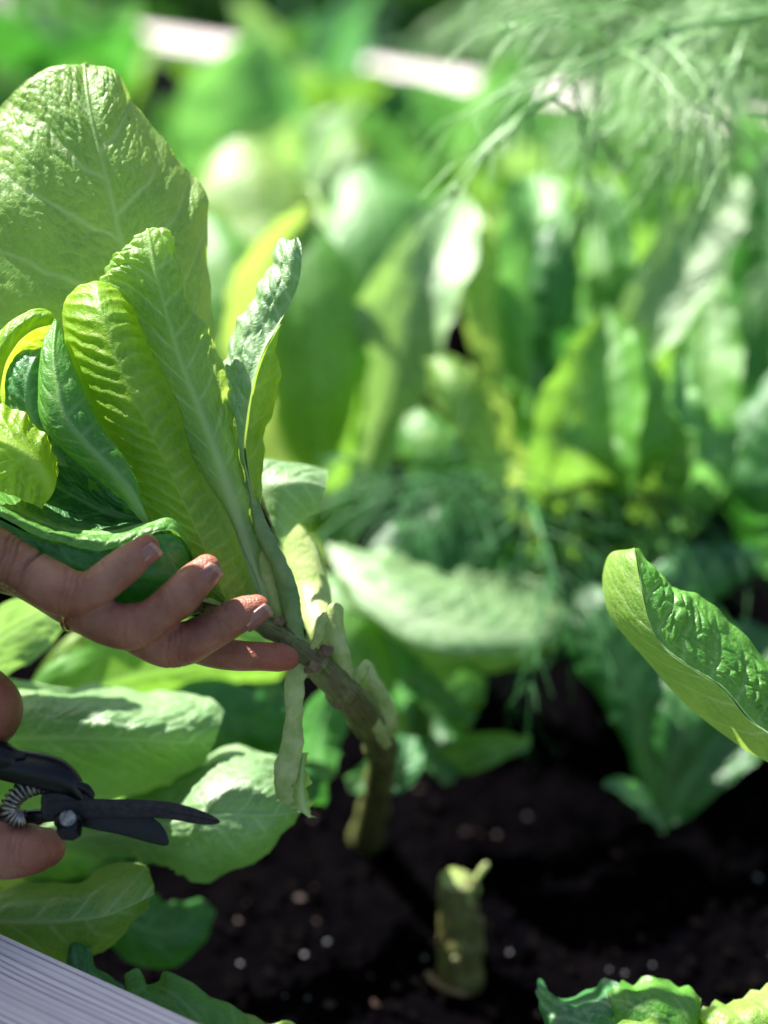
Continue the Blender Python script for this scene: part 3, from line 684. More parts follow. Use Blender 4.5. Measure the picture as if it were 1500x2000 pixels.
# 2: pointed dark and yellow leaves
pb = Pg(1030, 1120); p2 = tag(empty('lettuce', pb), 'romaine with narrow upright leaves, yellow green outside and very dark inside, in the middle distance', 'lettuce', 'romaine lettuces growing in the bed')
rleaf(p2, [(1040,345,330),(1050,400,310),(1040,470,305),(1030,600,310),(1040,740,320),(1050,880,340),(1040,1050,400)], [23, 68, 75, 68, 57, 46, 21], 'emerald', roll=0, cup=-0.5, puff=1, und=2)
rleaf(p2, [(1095,430,300),(1095,500,290),(1095,600,290),(1090,720,300),(1075,850,310),(1045,1050,400)], [25, 50, 57, 52, 39, 18], 'deep', roll=20, cup=0.5, puff=1, und=1)
rleaf(p2, [(1160,430,340),(1165,520,330),(1160,620,330),(1130,760,330),(1090,900,350),(1045,1060,400)], [23, 46, 57, 57, 43, 18], 'mid', roll=-20, cup=0.5, puff=1, und=1)
rleaf(p2, [(930,420,340),(935,500,320),(950,600,315),(975,700,320),(1005,820,330),(1035,1050,400)], [16, 39, 48, 46, 34, 18], 'pale', roll=-20, cup=-0.4, puff=1, und=1)
rleaf(p2, [(1120,350,360),(1170,390,350),(1190,480,345),(1180,600,345),(1130,780,350),(1045,1060,400)], [14, 41, 50, 50, 46, 18], 'emerald', roll=30, cup=-0.4, puff=1, und=1)
rleaf(p2, [(850,700,270),(880,750,260),(920,820,260),(965,880,265),(1010,940,280),(1035,1060,380)], [23, 55, 59, 52, 39, 18], 'pale', roll=15, cup=-0.5, puff=1, und=1.5)
rleaf(p2, [(800,810,290),(830,860,280),(880,920,280),(940,980,290),(1035,1070,380)], [30, 68, 78, 57, 21], 'mid', roll=0, cup=0.4, puff=1, und=1.5)
# 3: right hand romaine
pb = Pg(1210, 1180); p3 = tag(empty('lettuce', pb), 'romaine with one pale ribbed leaf leaning up to the right, behind the cut lettuce leaf', 'lettuce', 'romaine lettuces growing in the bed')
rleaf(p3, [(1440,350,300),(1415,400,285),(1370,470,275),(1320,560,270),(1270,640,270),(1235,720,280),(1215,900,300),(1205,1100,380)], [18, 50, 75, 84, 73, 52, 39, 21], 'gloss', roll=-15, cup=-0.45, puff=1.3, und=1.5)
rleaf(p3, [(1185,600,250),(1180,660,245),(1170,740,240),(1150,830,240),(1130,920,250),(1170,1100,360)], [11, 57, 96, 119, 114, 34], 'mid', roll=0, cup=-0.6, puff=1, und=1.5)
rleaf(p3, [(1230,640,260),(1240,720,250),(1240,820,245),(1220,930,250),(1190,1110,360)], [30, 68, 89, 87, 34], 'mid', roll=10, cup=0.5, puff=1, und=1.5)
rleaf(p3, [(1380,560,320),(1385,640,310),(1380,740,300),(1350,850,300),(1300,960,310),(1220,1110,370)], [23, 59, 75, 75, 57, 23], 'mid', roll=-10, cup=-0.3, puff=1, und=1.5)
rleaf(p3, [(1330,700,230),(1320,760,225),(1345,820,220),(1390,850,225),(1370,940,230),(1290,1080,330)], [16, 34, 46, 52, 50, 21], 'emerald', roll=30, cup=-0.5, puff=1, und=1.5)
# 4: behind the right romaine, mostly dark
pb = Pg(1500, 1180)
p4 = tag(empty('lettuce', pb), 'romaine with dark shaded leaves cut off by the right edge of the photo', 'lettuce', 'romaine lettuces growing in the bed')
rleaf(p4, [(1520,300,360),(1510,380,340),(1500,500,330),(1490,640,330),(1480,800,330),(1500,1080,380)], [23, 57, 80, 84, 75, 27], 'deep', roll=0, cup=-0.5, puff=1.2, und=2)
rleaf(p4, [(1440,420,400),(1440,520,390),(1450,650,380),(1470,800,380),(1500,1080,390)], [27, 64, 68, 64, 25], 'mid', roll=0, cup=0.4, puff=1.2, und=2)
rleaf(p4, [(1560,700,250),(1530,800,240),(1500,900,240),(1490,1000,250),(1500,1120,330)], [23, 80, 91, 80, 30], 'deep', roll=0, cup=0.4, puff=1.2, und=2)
# generic romaines filling the bed behind
bgs = [((-0.30, 1.02, 0), 11, .24, ['emerald', 'mid', 'yellow'], 'romaine whose leaves show to the left of the big held leaf'),
       ((-0.12, 1.35, 0), 12, .27, ['gloss', 'mid', 'emerald'], 'pale romaine behind the big held leaf, a white sheen on its top'),
       ((0.10, 1.42, 0), 12, .25, ['emerald', 'mid', 'gloss'], 'blurred romaine at the middle of the bed below the far board'),
       ((0.36, 1.30, 0), 12, .25, ['mid', 'gloss', 'emerald'], 'blurred yellow green romaine under the fennel fronds'),
       ((0.60, 1.45, 0), 10, .26, ['mid', 'deep', 'emerald'], 'blurred dark romaine far to the right below the fennel stalk'),
       ((-0.33, 1.62, 0), 10, .31, ['mid', 'emerald', 'deep'], 'far romaine at the upper left edge in front of the far board'),
       ((-0.10, 1.74, 0), 10, .28, ['cool', 'mid', 'gloss'], 'tall far romaine at the top middle crossing the far board'),
       ((0.28, 1.82, 0), 10, .18, ['cool', 'mid', 'emerald'], 'far romaine reaching up to the far board at upper right of centre'),
       ((0.62, 1.86, 0), 10, .34, ['mid', 'cool', 'deep'], 'tall far romaine at the top right corner of the photo'),
       ((0.22, 1.22, 0), 13, .22, ['emerald', 'mid', 'mid'], 'dense romaine behind the narrow upright yellow leaves'),
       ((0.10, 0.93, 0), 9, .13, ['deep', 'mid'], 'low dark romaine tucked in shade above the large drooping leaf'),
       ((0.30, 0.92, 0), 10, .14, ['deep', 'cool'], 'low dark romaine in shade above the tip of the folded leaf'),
       ((0.17, 1.12, 0), 9, .16, ['mid', 'deep'], 'small dark romaine in shade between the two larger ones')]
for i, (bp, n, s, mm, lb) in enumerate(bgs):
    romaine(bp, n, s, lb, mm, seed=40 + i)

# lettuce with the big drooping leaf, right of the bare stem
pb = Pg(830, 1480); p5 = tag(empty('lettuce', pb), 'lettuce with a large drooping leaf over bare soil, right of the bare stem', 'lettuce', 'romaine lettuces growing in the bed')
leaf(p5, [
 [(1110,1175,215),(1040,1130,225),(960,1120,225),(880,1110,215),(790,1090,205),(700,1070,200),(640,1075,200)],
 [(1112,1200,205),(1050,1200,195),(970,1195,185),(880,1175,180),(800,1145,180),(720,1110,185),(650,1100,190)],
 [(1110,1225,205),(1060,1262,185),(980,1275,170),(890,1275,162),(800,1255,162),(720,1195,172),(665,1130,185)],
 [(1108,1230,225),(1060,1285,215),(980,1300,205),(890,1295,190),(790,1272,180),(710,1210,185),(660,1140,190)]],
 'gloss', nu=60, nv=80, puff=0.8, und=3.0, ruffle=2, rwave=40)
rleaf(p5, [(1010,1040,260),(960,1050,240),(880,1070,225),(800,1120,215),(760,1200,210),(790,1330,215),(830,1470,230)], [30,80,100,100,80,40,20], 'deep', cup=0.3, und=2)
rleaf(p5, [(925,1405,180),(890,1380,178),(850,1350,178),(810,1330,180),(780,1330,190),(800,1400,210),(825,1470,230)], [14,30,38,36,26,18,12], 'cool', roll=50, cup=-0.2, und=1.5)
rleaf(p5, [(1035,1450,185),(990,1450,182),(940,1462,182),(895,1480,190),(855,1490,205),(830,1480,230)], [10,30,40,36,22,12], 'mid', roll=30, cup=-0.3, und=1.5)
rleaf(p5, [(640,1120,220),(655,1180,205),(680,1260,200),(720,1340,205),(780,1420,215),(828,1480,230)], [30,64,74,66,44,18], 'mid', cup=0.4, und=1.5)
rleaf(p5, [(850,1250,230),(860,1310,215),(860,1380,210),(850,1440,215),(830,1480,230)], [50,90,84,54,18], 'mid', cup=0.4, und=1.5)
rleaf(p5, [(880,1530,190),(870,1490,195),(850,1440,205),(840,1400,215),(830,1480,235)], [10,34,46,44,12], 'deep', cup=0.3, und=1.5)

# right side: crisp leaf coming in from the right edge
pb = Pg(1700, 1900); p6 = tag(empty('lettuce', pb), 'sharp lettuce leaf with a folded yellow edge reaching in from the right edge', 'lettuce')
lf = leaf(p6, [
 [(1242,1071,-8),(1246,1106,-13),(1257,1165,-17),(1272,1220,-17),(1302,1268,-17),(1348,1302,-17),(1402,1336,-17),(1432,1366,-17),(1464,1404,-17),(1540,1470,-8),(1690,1680,14)],
 [(1243,1071,-7),(1256,1106,-12),(1275,1158,-14),(1302,1208,-15),(1336,1250,-15),(1382,1286,-15),(1434,1322,-14),(1470,1356,-12),(1515,1398,-8),(1590,1470,-4),(1692,1680,16)],
 [(1244,1071,-5),(1266,1106,-7),(1296,1150,-9),(1336,1195,-12),(1374,1232,-12),(1418,1268,-12),(1462,1310,-10),(1505,1350,-6),(1560,1400,-2),(1620,1475,4),(1695,1680,18)],
 [(1246,1071,2),(1274,1104,3),(1320,1140,3),(1370,1168,2),(1412,1196,0),(1450,1232,0),(1490,1285,2),(1540,1345,6),(1600,1390,10),(1650,1480,16),(1700,1680,24)]],
 'mid', nu=130, nv=220, puff=1.6, und=1.1, spacing=12, mid=0.0, ribw=0.5, ruffle=1.0, rwave=30)
leaf(lf, [
 [(1236,1071,8),(1192,1082,18),(1178,1130,24),(1190,1195,24),(1225,1245,22),(1265,1290,20),(1312,1345,18),(1370,1400,16),(1450,1460,12),(1540,1520,4),(1680,1680,20)],
 [(1238,1070,-2),(1217,1092,-2),(1215,1148,-1),(1230,1208,-1),(1264,1256,-2),(1306,1296,-3),(1358,1342,-3),(1402,1384,-4),(1458,1432,-6),(1540,1495,-4),(1686,1680,16)],
 [(1242,1071,-9),(1246,1106,-14),(1257,1165,-18),(1272,1220,-18),(1302,1268,-18),(1348,1302,-18),(1402,1336,-18),(1432,1366,-18),(1464,1404,-18),(1540,1470,-9),(1690,1680,14)]],
 'pale', nu=60, nv=220, puff=0.3, und=0.5, mid=1.0, ribw=0.3, name='folded_edge')
V, F = ptube([(1688,1670,15,20),(1720,1780,40,34),(1700,1900,150,60)], n=16, m=30); mk('stem', V, F, MAT['stalk_pale'], p6)
rleaf(p6, [(1900,1000,0),(1850,1150,0),(1800,1350,10),(1740,1550,30),(1700,1750,60)], [30,120,140,90,30], 'mid', cup=0.4)
rleaf(p6, [(2150,1300,0),(2050,1330,0),(1930,1450,10),(1800,1620,30),(1710,1800,80)], [30,110,130,90,30], 'pale', cup=0.4)
# shaded plant behind it
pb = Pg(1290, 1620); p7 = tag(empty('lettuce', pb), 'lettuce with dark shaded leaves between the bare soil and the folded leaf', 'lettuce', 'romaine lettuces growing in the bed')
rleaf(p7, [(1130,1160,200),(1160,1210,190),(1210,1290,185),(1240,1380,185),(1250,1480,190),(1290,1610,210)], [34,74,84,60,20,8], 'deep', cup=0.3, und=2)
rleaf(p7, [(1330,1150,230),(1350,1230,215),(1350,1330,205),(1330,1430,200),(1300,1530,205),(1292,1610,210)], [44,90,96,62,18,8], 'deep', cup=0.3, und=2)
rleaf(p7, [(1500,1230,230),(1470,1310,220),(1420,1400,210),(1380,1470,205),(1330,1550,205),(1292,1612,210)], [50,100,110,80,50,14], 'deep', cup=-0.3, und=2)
rleaf(p7, [(1180,1530,185),(1210,1540,185),(1245,1560,190),(1275,1590,198),(1300,1620,212)], [8,24,26,18,8], 'cool', roll=30, cup=-0.3)
rleaf(p7, [(1490,1090,240),(1430,1110,230),(1350,1130,225),(1290,1180,220),(1270,1300,215),(1290,1600,215)], [20,50,60,60,50,14], 'cool', roll=20, cup=0.3, und=2)

# ------------------------------------------------------------------ lower left lettuce
pb = Pg(80, 1700); q1 = tag(empty('lettuce', pb), 'lettuce with broad glossy pale leaves spread out behind the pruning shears', 'lettuce')
leaf(q1, [
 [(436,1382,66),(380,1360,74),(300,1350,80),(200,1345,82),(100,1338,82),(0,1335,82),(-100,1400,80),(-60,1600,90)],
 [(432,1410,60),(370,1405,56),(290,1395,52),(190,1385,50),(95,1380,50),(0,1385,52),(-90,1440,60),(-50,1605,88)],
 [(420,1445,60),(360,1450,52),(285,1445,46),(185,1440,44),(90,1440,44),(0,1445,46),(-80,1490,56),(-40,1610,86)],
 [(400,1490,66),(350,1500,66),(280,1505,62),(190,1510,60),(95,1510,58),(5,1510,58),(-70,1540,64),(-30,1615,86)],
 [(370,1525,74),(320,1540,84),(260,1550,88),(185,1560,88),(100,1570,84),(15,1570,80),(-60,1590,78),(-20,1620,88)]],
 'gloss', nu=80, nv=110, puff=1.2, und=2.6, ruffle=1.2, rwave=34, spacing=15)
leaf(q1, [
 [(575,1560,62),(560,1510,66),(530,1470,72),(480,1450,78),(410,1470,82),(330,1520,84),(200,1580,90),(0,1640,100)],
 [(585,1575,52),(550,1545,44),(505,1520,42),(455,1510,44),(395,1520,50),(320,1560,60),(200,1600,78),(0,1645,98)],
 [(588,1585,48),(545,1590,36),(500,1590,30),(445,1590,28),(385,1595,34),(315,1610,48),(200,1625,70),(0,1650,96)],
 [(580,1600,52),(530,1640,42),(480,1660,38),(425,1665,36),(370,1655,42),(310,1650,54),(200,1650,74),(0,1655,96)],
 [(565,1610,60),(515,1675,58),(470,1708,56),(410,1726,56),(355,1712,58),(305,1690,64),(200,1670,80),(0,1660,98)]],
 'gloss', nu=80, nv=110, puff=1.0, und=2.6, ruffle=1.4, rwave=36, spacing=15)
leaf(q1, [
 [(298,1712,36),(270,1688,40),(220,1690,44),(160,1712,46),(80,1725,48),(0,1735,50),(-80,1740,50),(-140,1720,60)],
 [(302,1730,26),(270,1725,20),(220,1732,18),(160,1745,18),(80,1758,20),(0,1765,22),(-80,1765,30),(-142,1724,58)],
 [(300,1745,24),(262,1765,14),(212,1785,10),(150,1795,10),(75,1800,14),(0,1800,18),(-80,1790,28),(-144,1728,58)],
 [(292,1760,28),(250,1805,26),(200,1840,26),(140,1858,28),(70,1855,32),(0,1840,34),(-80,1815,40),(-146,1732,58)],
 [(285,1770,36),(240,1830,40),(190,1868,44),(135,1885,46),(65,1880,46),(0,1862,46),(-80,1830,48),(-148,1736,60)]],
 'pale', nu=80, nv=110, puff=0.5, und=2.6, ruffle=1.2, rwave=34, spacing=14)
rleaf(q1, [(130,1170,90),(80,1200,80),(20,1235,76),(-50,1290,78),(-110,1400,84),(-80,1620,95)], [30,62,74,70,56,20], 'gloss', roll=35, cup=-0.3, und=2.5, puff=1.6, nu=50, nv=60)
rleaf(q1, [(560,1290,170),(470,1290,150),(360,1300,130),(240,1320,115),(120,1370,105),(0,1500,100)], [40,70,84,84,70,24], 'mid', roll=20, cup=0.3, und=2, nu=40, nv=50)
rleaf(q1, [(380,1230,150),(300,1240,140),(220,1270,130),(130,1330,120),(30,1480,105)], [20,56,70,60,24], 'pale', roll=30, cup=0.3, und=2, nu=40, nv=50)
rleaf(q1, [(560,1440,150),(500,1410,140),(440,1400,135),(360,1420,120),(240,1480,110),(100,1600,100)], [20,60,80,80,60,24], 'deep', roll=0, cup=0.3, und=2, nu=40, nv=50)
rleaf(q1, [(400,1760,120),(370,1800,110),(330,1820,105),(270,1810,100),(180,1770,95),(60,1720,95)], [24,56,70,66,50,22], 'deep', roll=0, cup=0.4, und=2, nu=40, nv=50)
rleaf(q1, [(330,1650,110),(270,1640,105),(200,1650,100),(120,1670,95),(40,1690,95)], [24,56,70,60,30], 'mid', roll=0, cup=0.4, und=2, nu=40, nv=50)
rleaf(q1, [(640,1560,120),(600,1540,115),(540,1560,112),(460,1600,110),(340,1640,105),(100,1690,100)], [10,34,46,50,40,20], 'deep', roll=0, cup=0.4, und=2, nu=40, nv=50)
V, F = ptube([(-80,1600,92,30),(-40,1660,100,44),(40,1700,120,50)], n=16, m=20); mk('stem', V, F, MAT['stalk_pale'], q1)
pb = Pg(620, 1420); q2 = tag(empty('lettuce', pb), 'small cool green lettuce half hidden behind the hanging stalk', 'lettuce', 'romaine lettuces growing in the bed')
rleaf(q2, [(660,1330,130),(640,1380,130),(625,1430,135),(620,1480,150),(640,1520,170)], [20,44,50,40,14], 'cool', cup=-0.4, und=2)
rleaf(q2, [(520,1330,160),(520,1380,150),(540,1430,150),(580,1470,160),(640,1520,180)], [30,60,66,50,14], 'deep', cup=0.4, und=2)
rleaf(q2, [(800,1440,170),(790,1480,165),(770,1500,165),(730,1520,170),(680,1530,180)], [20,44,46,34,14], 'cool', cup=-0.3, und=2)

# ------------------------------------------------------------------ frilly lettuces
FR = dict(puff=0.6, und=2.0, ruffle=2.2, rwave=19, teeth=3.6, spacing=11)
pb = Pg(1320, 2300); r1 = tag(empty('frilly_lettuce', pb), 'frilly bright green lettuce with jagged edges at the bottom right', 'lettuce', 'frilly lettuces along the near board')
leaf(r1, [
 [(1050,2010,30),(1062,1965,40),(1064,1925,46),(1105,1940,48),(1150,1935,46),(1180,1925,40),(1230,1950,36)],
 [(1090,2050,14),(1100,2010,16),(1115,1980,18),(1140,1975,20),(1170,1970,20),(1200,1965,20),(1240,1985,20)],
 [(1150,2160,10),(1155,2120,10),(1165,2080,10),(1180,2060,10),(1200,2050,10),(1220,2060,10),(1250,2080,10)]],
 'cool', nu=70, nv=150, mid=1.0, **FR)
leaf(r1, [
 [(1180,1960,24),(1215,1925,30),(1265,1912,34),(1310,1928,36),(1345,1940,34),(1375,1960,30),(1390,2010,24)],
 [(1200,2010,10),(1235,1970,10),(1275,1965,10),(1310,1975,12),(1340,1985,12),(1360,2010,12),(1370,2040,12)],
 [(1230,2160,10),(1250,2100,6),(1275,2080,4),(1300,2080,4),(1320,2090,6),(1330,2110,8),(1330,2160,10)]],
 'mid', nu=70, nv=150, mid=1.0, **FR)
leaf(r1, [
 [(1360,2010,18),(1385,1965,24),(1430,1945,28),(1475,1935,30),(1520,1935,30),(1570,1960,30),(1600,2030,24)],
 [(1380,2050,6),(1405,2010,4),(1445,1990,4),(1480,1985,4),(1520,1990,6),(1550,2010,8),(1560,2060,10)],
 [(1380,2160,10),(1400,2110,4),(1435,2090,2),(1470,2090,2),(1500,2100,4),(1510,2120,8),(1500,2180,10)]],
 'pale', nu=70, nv=150, mid=1.0, **FR)
leaf(r1, [
 [(1120,2100,-10),(1180,2030,-8),(1260,2000,-6),(1340,2015,-6),(1420,2020,-6),(1500,2040,-8),(1560,2110,-10)],
 [(1150,2150,-20),(1200,2090,-20),(1270,2060,-20),(1340,2070,-20),(1410,2080,-20),(1470,2100,-20),(1510,2160,-20)],
 [(1250,2260,-10),(1270,2230,-10),(1300,2220,-10),(1340,2220,-10),(1370,2230,-10),(1390,2240,-10),(1400,2270,-10)]],
 'pale', nu=60, nv=120, mid=1.0, **FR)
V, F = tube([P(1320, 2200, 8), P(1320, 2260, 20), Pg(1320, 2300)], [0.008, 0.012, 0.014], 14); mk('stem', V, F, MAT['stalk_pale'], r1)
pb = Pg(330, 2120); r2 = tag(empty('frilly_lettuce', pb), 'frilly green lettuce peeking over the near wooden board at the lower left', 'lettuce', 'frilly lettuces along the near board')
leaf(r2, [
 [(140,1830,26),(168,1836,26),(190,1865,24),(222,1905,22),(245,1935,20),(262,1960,18)],
 [(130,1870,16),(155,1890,12),(178,1905,10),(205,1935,10),(228,1960,10),(250,1990,10)],
 [(120,1960,16),(150,1980,12),(180,2000,10),(200,2020,10),(220,2040,10),(240,2060,10)]],
 'cool', nu=60, nv=120, mid=1.0, **{**FR, 'ruffle': 1.8, 'teeth': 1.6})
leaf(r2, [
 [(240,1950,14),(262,1895,16),(285,1925,16),(320,1898,18),(370,1925,20),(420,1960,20),(470,1990,20),(500,2030,18)],
 [(245,1990,4),(272,1955,4),(300,1955,4),(335,1955,4),(375,1975,6),(410,2000,8),(440,2030,8),(460,2060,8)],
 [(260,2090,4),(285,2060,2),(310,2050,0),(335,2050,0),(360,2060,0),(380,2070,2),(400,2090,4),(410,2120,6)]],
 'mid', nu=70, nv=160, mid=1.0, **{**FR, 'ruffle': 1.8, 'teeth': 1.4})
leaf(r2, [
 [(400,1995,34),(430,1962,36),(475,1985,36),(520,1998,34),(560,2000,34),(600,2040,34)],
 [(400,2040,20),(430,2010,20),(470,2020,20),(510,2030,22),(540,2040,24),(570,2070,24)],
 [(400,2120,20),(420,2100,18),(450,2100,18),(480,2110,18),(500,2120,20),(520,2140,20)]],
 'pale', nu=60, nv=100, mid=1.0, **{**FR, 'ruffle': 1.6, 'teeth': 1.2})
V, F = tube([P(330, 2080, 2), P(330, 2110, 20), Pg(330, 2120)], [0.006, 0.009, 0.012], 14); mk('stem', V, F, MAT['stalk_pale'], r2)

# ------------------------------------------------------------------ cut stump
pb = Pg(900, 1905)
st = tag(empty('lettuce_stump', pb), 'short cut lettuce stump standing alone on the bare soil', 'stump')
top = P(893, 1722, dz_of(pb) - 10)
pts = catmull(np.array([pb - [0, 0, .006], pb * .6 + top * .4, top]), 40)
V, F = tube(pts, np.linspace(0.0108, 0.0084, 40) + 0.0004 * np.sin(np.arange(40) / 2.1) * (np.arange(40) < 34), 24, cap=False)
ii = np.arange(len(V)); mk('stem', bumpy(V, 0.0007, 300, 3), F, MAT['stem'], st, uv=np.stack([np.minimum(ii % 24, 24 - ii % 24) / 4.0, ii // 24 / 8.0, 0 * ii], -1))
V, F = tube([top - [0, 0, .001], top + [.0004, 0, .0010]], [0.0083, 0.0081], 24, cap=False); mk('cut_face', bumpy(V, 0.0006, 420, 5), F, MAT['cut'], st)
def around(az, r, z): return pb + (top - pb) * z + np.array([math.cos(az), math.sin(az), 0]) * r
for az, z0, z1, r in ((-0.5, .35, .66, .0026), (3.8, .62, .97, .0016), (4.5, .02, .3, .003), (0.3, .86, 1.12, .0013), (5.3, .88, 1.05, .001)):
    V, F = tube(catmull(np.array([around(az, .0092, z0), around(az, .0088, (z0 + z1) / 2), around(az, .0098 + (.004 if z1 > 1.1 else 0), z1)]), 10), np.linspace(r * 1.3, r, 10), 10, ell=.6)
    mk('leaf_base', bumpy(V, 0.0008, 500, az), F, MAT['stalk_pale' if z1 > 1 else 'stem'], st)
V, F = tube(catmull(np.array([Pg(835, 1905, .004), Pg(865, 1930, .006), Pg(910, 1945, .003)]), 14), np.linspace(.002, .0012, 14), 8, ell=.4)
tag(mk('leaf_scrap', V, F, MAT['scar'], loc=Pg(865, 1930, .004)), 'dry grey leaf scrap lying on soil at the foot of the stump', 'leaf scrap')

# ------------------------------------------------------------------ fennel
def fennel(base, stalks, label, seed, size=1.0, dens=3, gap=.45, mat='fennel'):
    rd = random.Random(seed); o = tag(empty('fennel', base), label, 'fennel', 'fennel plants in the bed')
    for pts_ in stalks:
        sp = catmull(np.array(pts_), 30)
        V, F = tube(sp, np.linspace(0.0035, 0.0012, 30) * size, 6, cap=False); mk('stalk', V, F, MAT[mat], o)
        parts = []
        for i in range(7, 30):
            for s_ in (-1, 1):
                if rd.random() < gap: continue
                t = sp[min(29, i)] - sp[i - 1]; t = t / np.linalg.norm(t)
                sd2 = np.array([rd.uniform(-1, 1), rd.uniform(-1, 1), rd.uniform(-.5, .6)]) + RT * s_ * .8
                sd2 = sd2 / np.linalg.norm(sd2)
                ln = rd.uniform(.04, .085) * size
                br = [sp[i]]
                dr_ = (t * .6 + sd2 * .8)
                for q in range(5):
                    dr_ = dr_ / np.linalg.norm(dr_) + np.array([0, 0, -.16]); br.append(br[-1] + dr_ / np.linalg.norm(dr_) * ln / 5)
                V, F = tube(catmull(np.array(br), 8), np.linspace(.0009, .00045, 8) * size, 3, cap=False); parts.append((V, F))
                for q in range(1, 6):
                    for w in range(dens):
                        d2 = np.array([rd.uniform(-1, 1), rd.uniform(-1, 1), rd.uniform(-1, .6)]) + dr_
                        d2 = d2 / np.linalg.norm(d2); l2 = rd.uniform(.014, .036) * size
                        e = br[q] + d2 * l2 + np.array([0, 0, -l2 * .25])
                        V, F = tube(np.array([br[q], (br[q] + d2 * l2 * .5), e]), np.array([.00036, .0003, .00018]) * size, 3, cap=False); parts.append((V, F[:-2]))
        V, F = join(parts)
        f = mk('frond', V, F, MAT[mat], o); f['kind'] = 'stuff'
    return o
b1 = Pg(1560, 1050)
fennel(b1, [[b1, P(1640, 500, 330), P(1600, 80, 200), P(1420, 40, 170), P(1200, 100, 150), P(1080, 190, 140)],
            [b1, P(1560, 600, 340), P(1520, 250, 260), P(1480, 120, 210), P(1420, 130, 180), P(1370, 230, 170)],
            [b1, P(1600, 600, 340), P(1560, 140, 240), P(1500, 20, 220), P(1440, -40, 220)],
            [b1, P(1540, 700, 340), P(1560, 300, 320), P(1400, 0, 260), P(1250, -60, 250), P(1100, -40, 250)]],
       'fennel arching in from the upper right corner with fine pale threads', 3)
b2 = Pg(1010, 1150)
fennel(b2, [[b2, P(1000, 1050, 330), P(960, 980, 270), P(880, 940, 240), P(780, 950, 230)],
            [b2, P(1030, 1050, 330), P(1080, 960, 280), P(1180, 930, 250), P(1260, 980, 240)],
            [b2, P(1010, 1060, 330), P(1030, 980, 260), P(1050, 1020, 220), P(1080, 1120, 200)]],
       'low fennel with shade put into its frond colour between the romaines in the middle', 5, .9, 3, .3, 'shaded_fennel')
b3 = np.array([0.27, 1.62, 0])
fennel(b3, [[b3, b3 + [0, -.05, .15], b3 + [-.05, -.1, .28], b3 + [-.16, -.12, .3]], [b3, b3 + [.02, -.05, .16], b3 + [.08, -.1, .3], b3 + [.2, -.1, .33]],
            [b3, b3 + [-.05, 0, .15], b3 + [-.12, .0, .3], b3 + [-.2, .05, .42]], [b3, b3 + [.05, 0, .15], b3 + [.05, .0, .32], b3 + [.1, .05, .45]]],
       'far feathery fennel at the top of the photo before the far board', 8, 1.3)

# ------------------------------------------------------------------ shrubs beyond the bed
def shrub(c, r, h, label, seed):
    rd = np.random.default_rng(seed); o = tag(empty('shrub', (c[0], c[1], -.16)), label, 'shrub', 'shrubs beyond the raised bed')
    b0 = np.array([c[0], c[1], -.16])
    parts = []
    for i in range(7):
        a = i * .9 + rd.random(); e = b0 + [math.cos(a) * r * .7, math.sin(a) * r * .7, h * rd.uniform(.6, .9)]
        parts.append(tube(catmull(np.array([b0, (b0 + e) / 2 + [0, 0, h * .15], e]), 8), np.linspace(.018, .005, 8), 6, cap=False))
    V, F = join(parts); mk('branch', V, F, MAT['trunk'], o)
    n = 5200
    u = rd.standard_normal((n, 3)); u /= np.linalg.norm(u, axis=1, keepdims=True); rr = rd.random(n) ** .45
    lump = 1 + .22 * np.sin(u[:, 0] * 5 + seed) * np.cos(u[:, 2] * 6 + seed * 2)
    C = b0 + [0, 0, h * .52] + u * (rr * lump)[:, None] * np.array([r, r, h * .52])
    A = rd.standard_normal((n, 3)); A /= np.linalg.norm(A, axis=1, keepdims=True); B = np.cross(A, rd.standard_normal((n, 3))); B /= np.linalg.norm(B, axis=1, keepdims=True)
    l = rd.uniform(.018, .04, n)[:, None]; w = l * .45
    V = np.stack([C - A * l, C + B * w, C + A * l, C - B * w], 1).reshape(-1, 3)
    f = mk('foliage', V, np.arange(4 * n).reshape(-1, 4), MAT['shrub'], o); f['kind'] = 'stuff'
for i, (x, y, r, h, lb) in enumerate([(-1.35, 3.1, .55, .8, 'green shrub beyond the far board at the upper left'), (-.35, 3.4, .5, .9, 'green shrub beyond the far board left of the middle'),
                                  (.35, 3.0, .42, .7, 'green shrub beyond the far board at the top middle'), (1.05, 3.2, .6, 1.0, 'green shrub beyond the far board at the upper right')]):
    shrub((x, y), r, h, lb, 60 + i)

# ------------------------------------------------------------------ hands
def remesh(V, F, voxel, smooth):
    me = bpy.data.meshes.new('tmp'); me.from_pydata(V.tolist(), [], F); me.update()
    o = bpy.data.objects.new('tmp', me); COL.objects.link(o)
    m = o.modifiers.new('r', 'REMESH'); m.mode = 'VOXEL'; m.voxel_size = voxel; m.use_smooth_shade = True
    s = o.modifiers.new('s', 'SMOOTH'); s.factor = .5; s.iterations = smooth
    dg = bpy.context.evaluated_depsgraph_get(); ev = o.evaluated_get(dg); m2 = ev.to_mesh()
    n = len(m2.vertices); co = np.empty(n * 3); m2.vertices.foreach_get('co', co)
    nl = len(m2.loops); li = np.empty(nl, np.int32); m2.loops.foreach_get('vertex_index', li)
    no = np.empty(n * 3); m2.vertices.foreach_get('normal', no)
    lt = np.empty(len(m2.polygons), np.int32); m2.polygons.foreach_get('loop_total', lt)
    ev.to_mesh_clear(); bpy.data.objects.remove(o); bpy.data.meshes.remove(me)
    if (lt == 4).all(): Fq = li.reshape(-1, 4)
    else:
        Fq = []; k = 0
        for t in lt: Fq.append(li[k:k + t].tolist()); k += t
    return co.reshape(-1, 3), Fq, no.reshape(-1, 3)
def mmr(px, dz): return px * 0.27 / 1500 * (FD + dz * .001) / FD
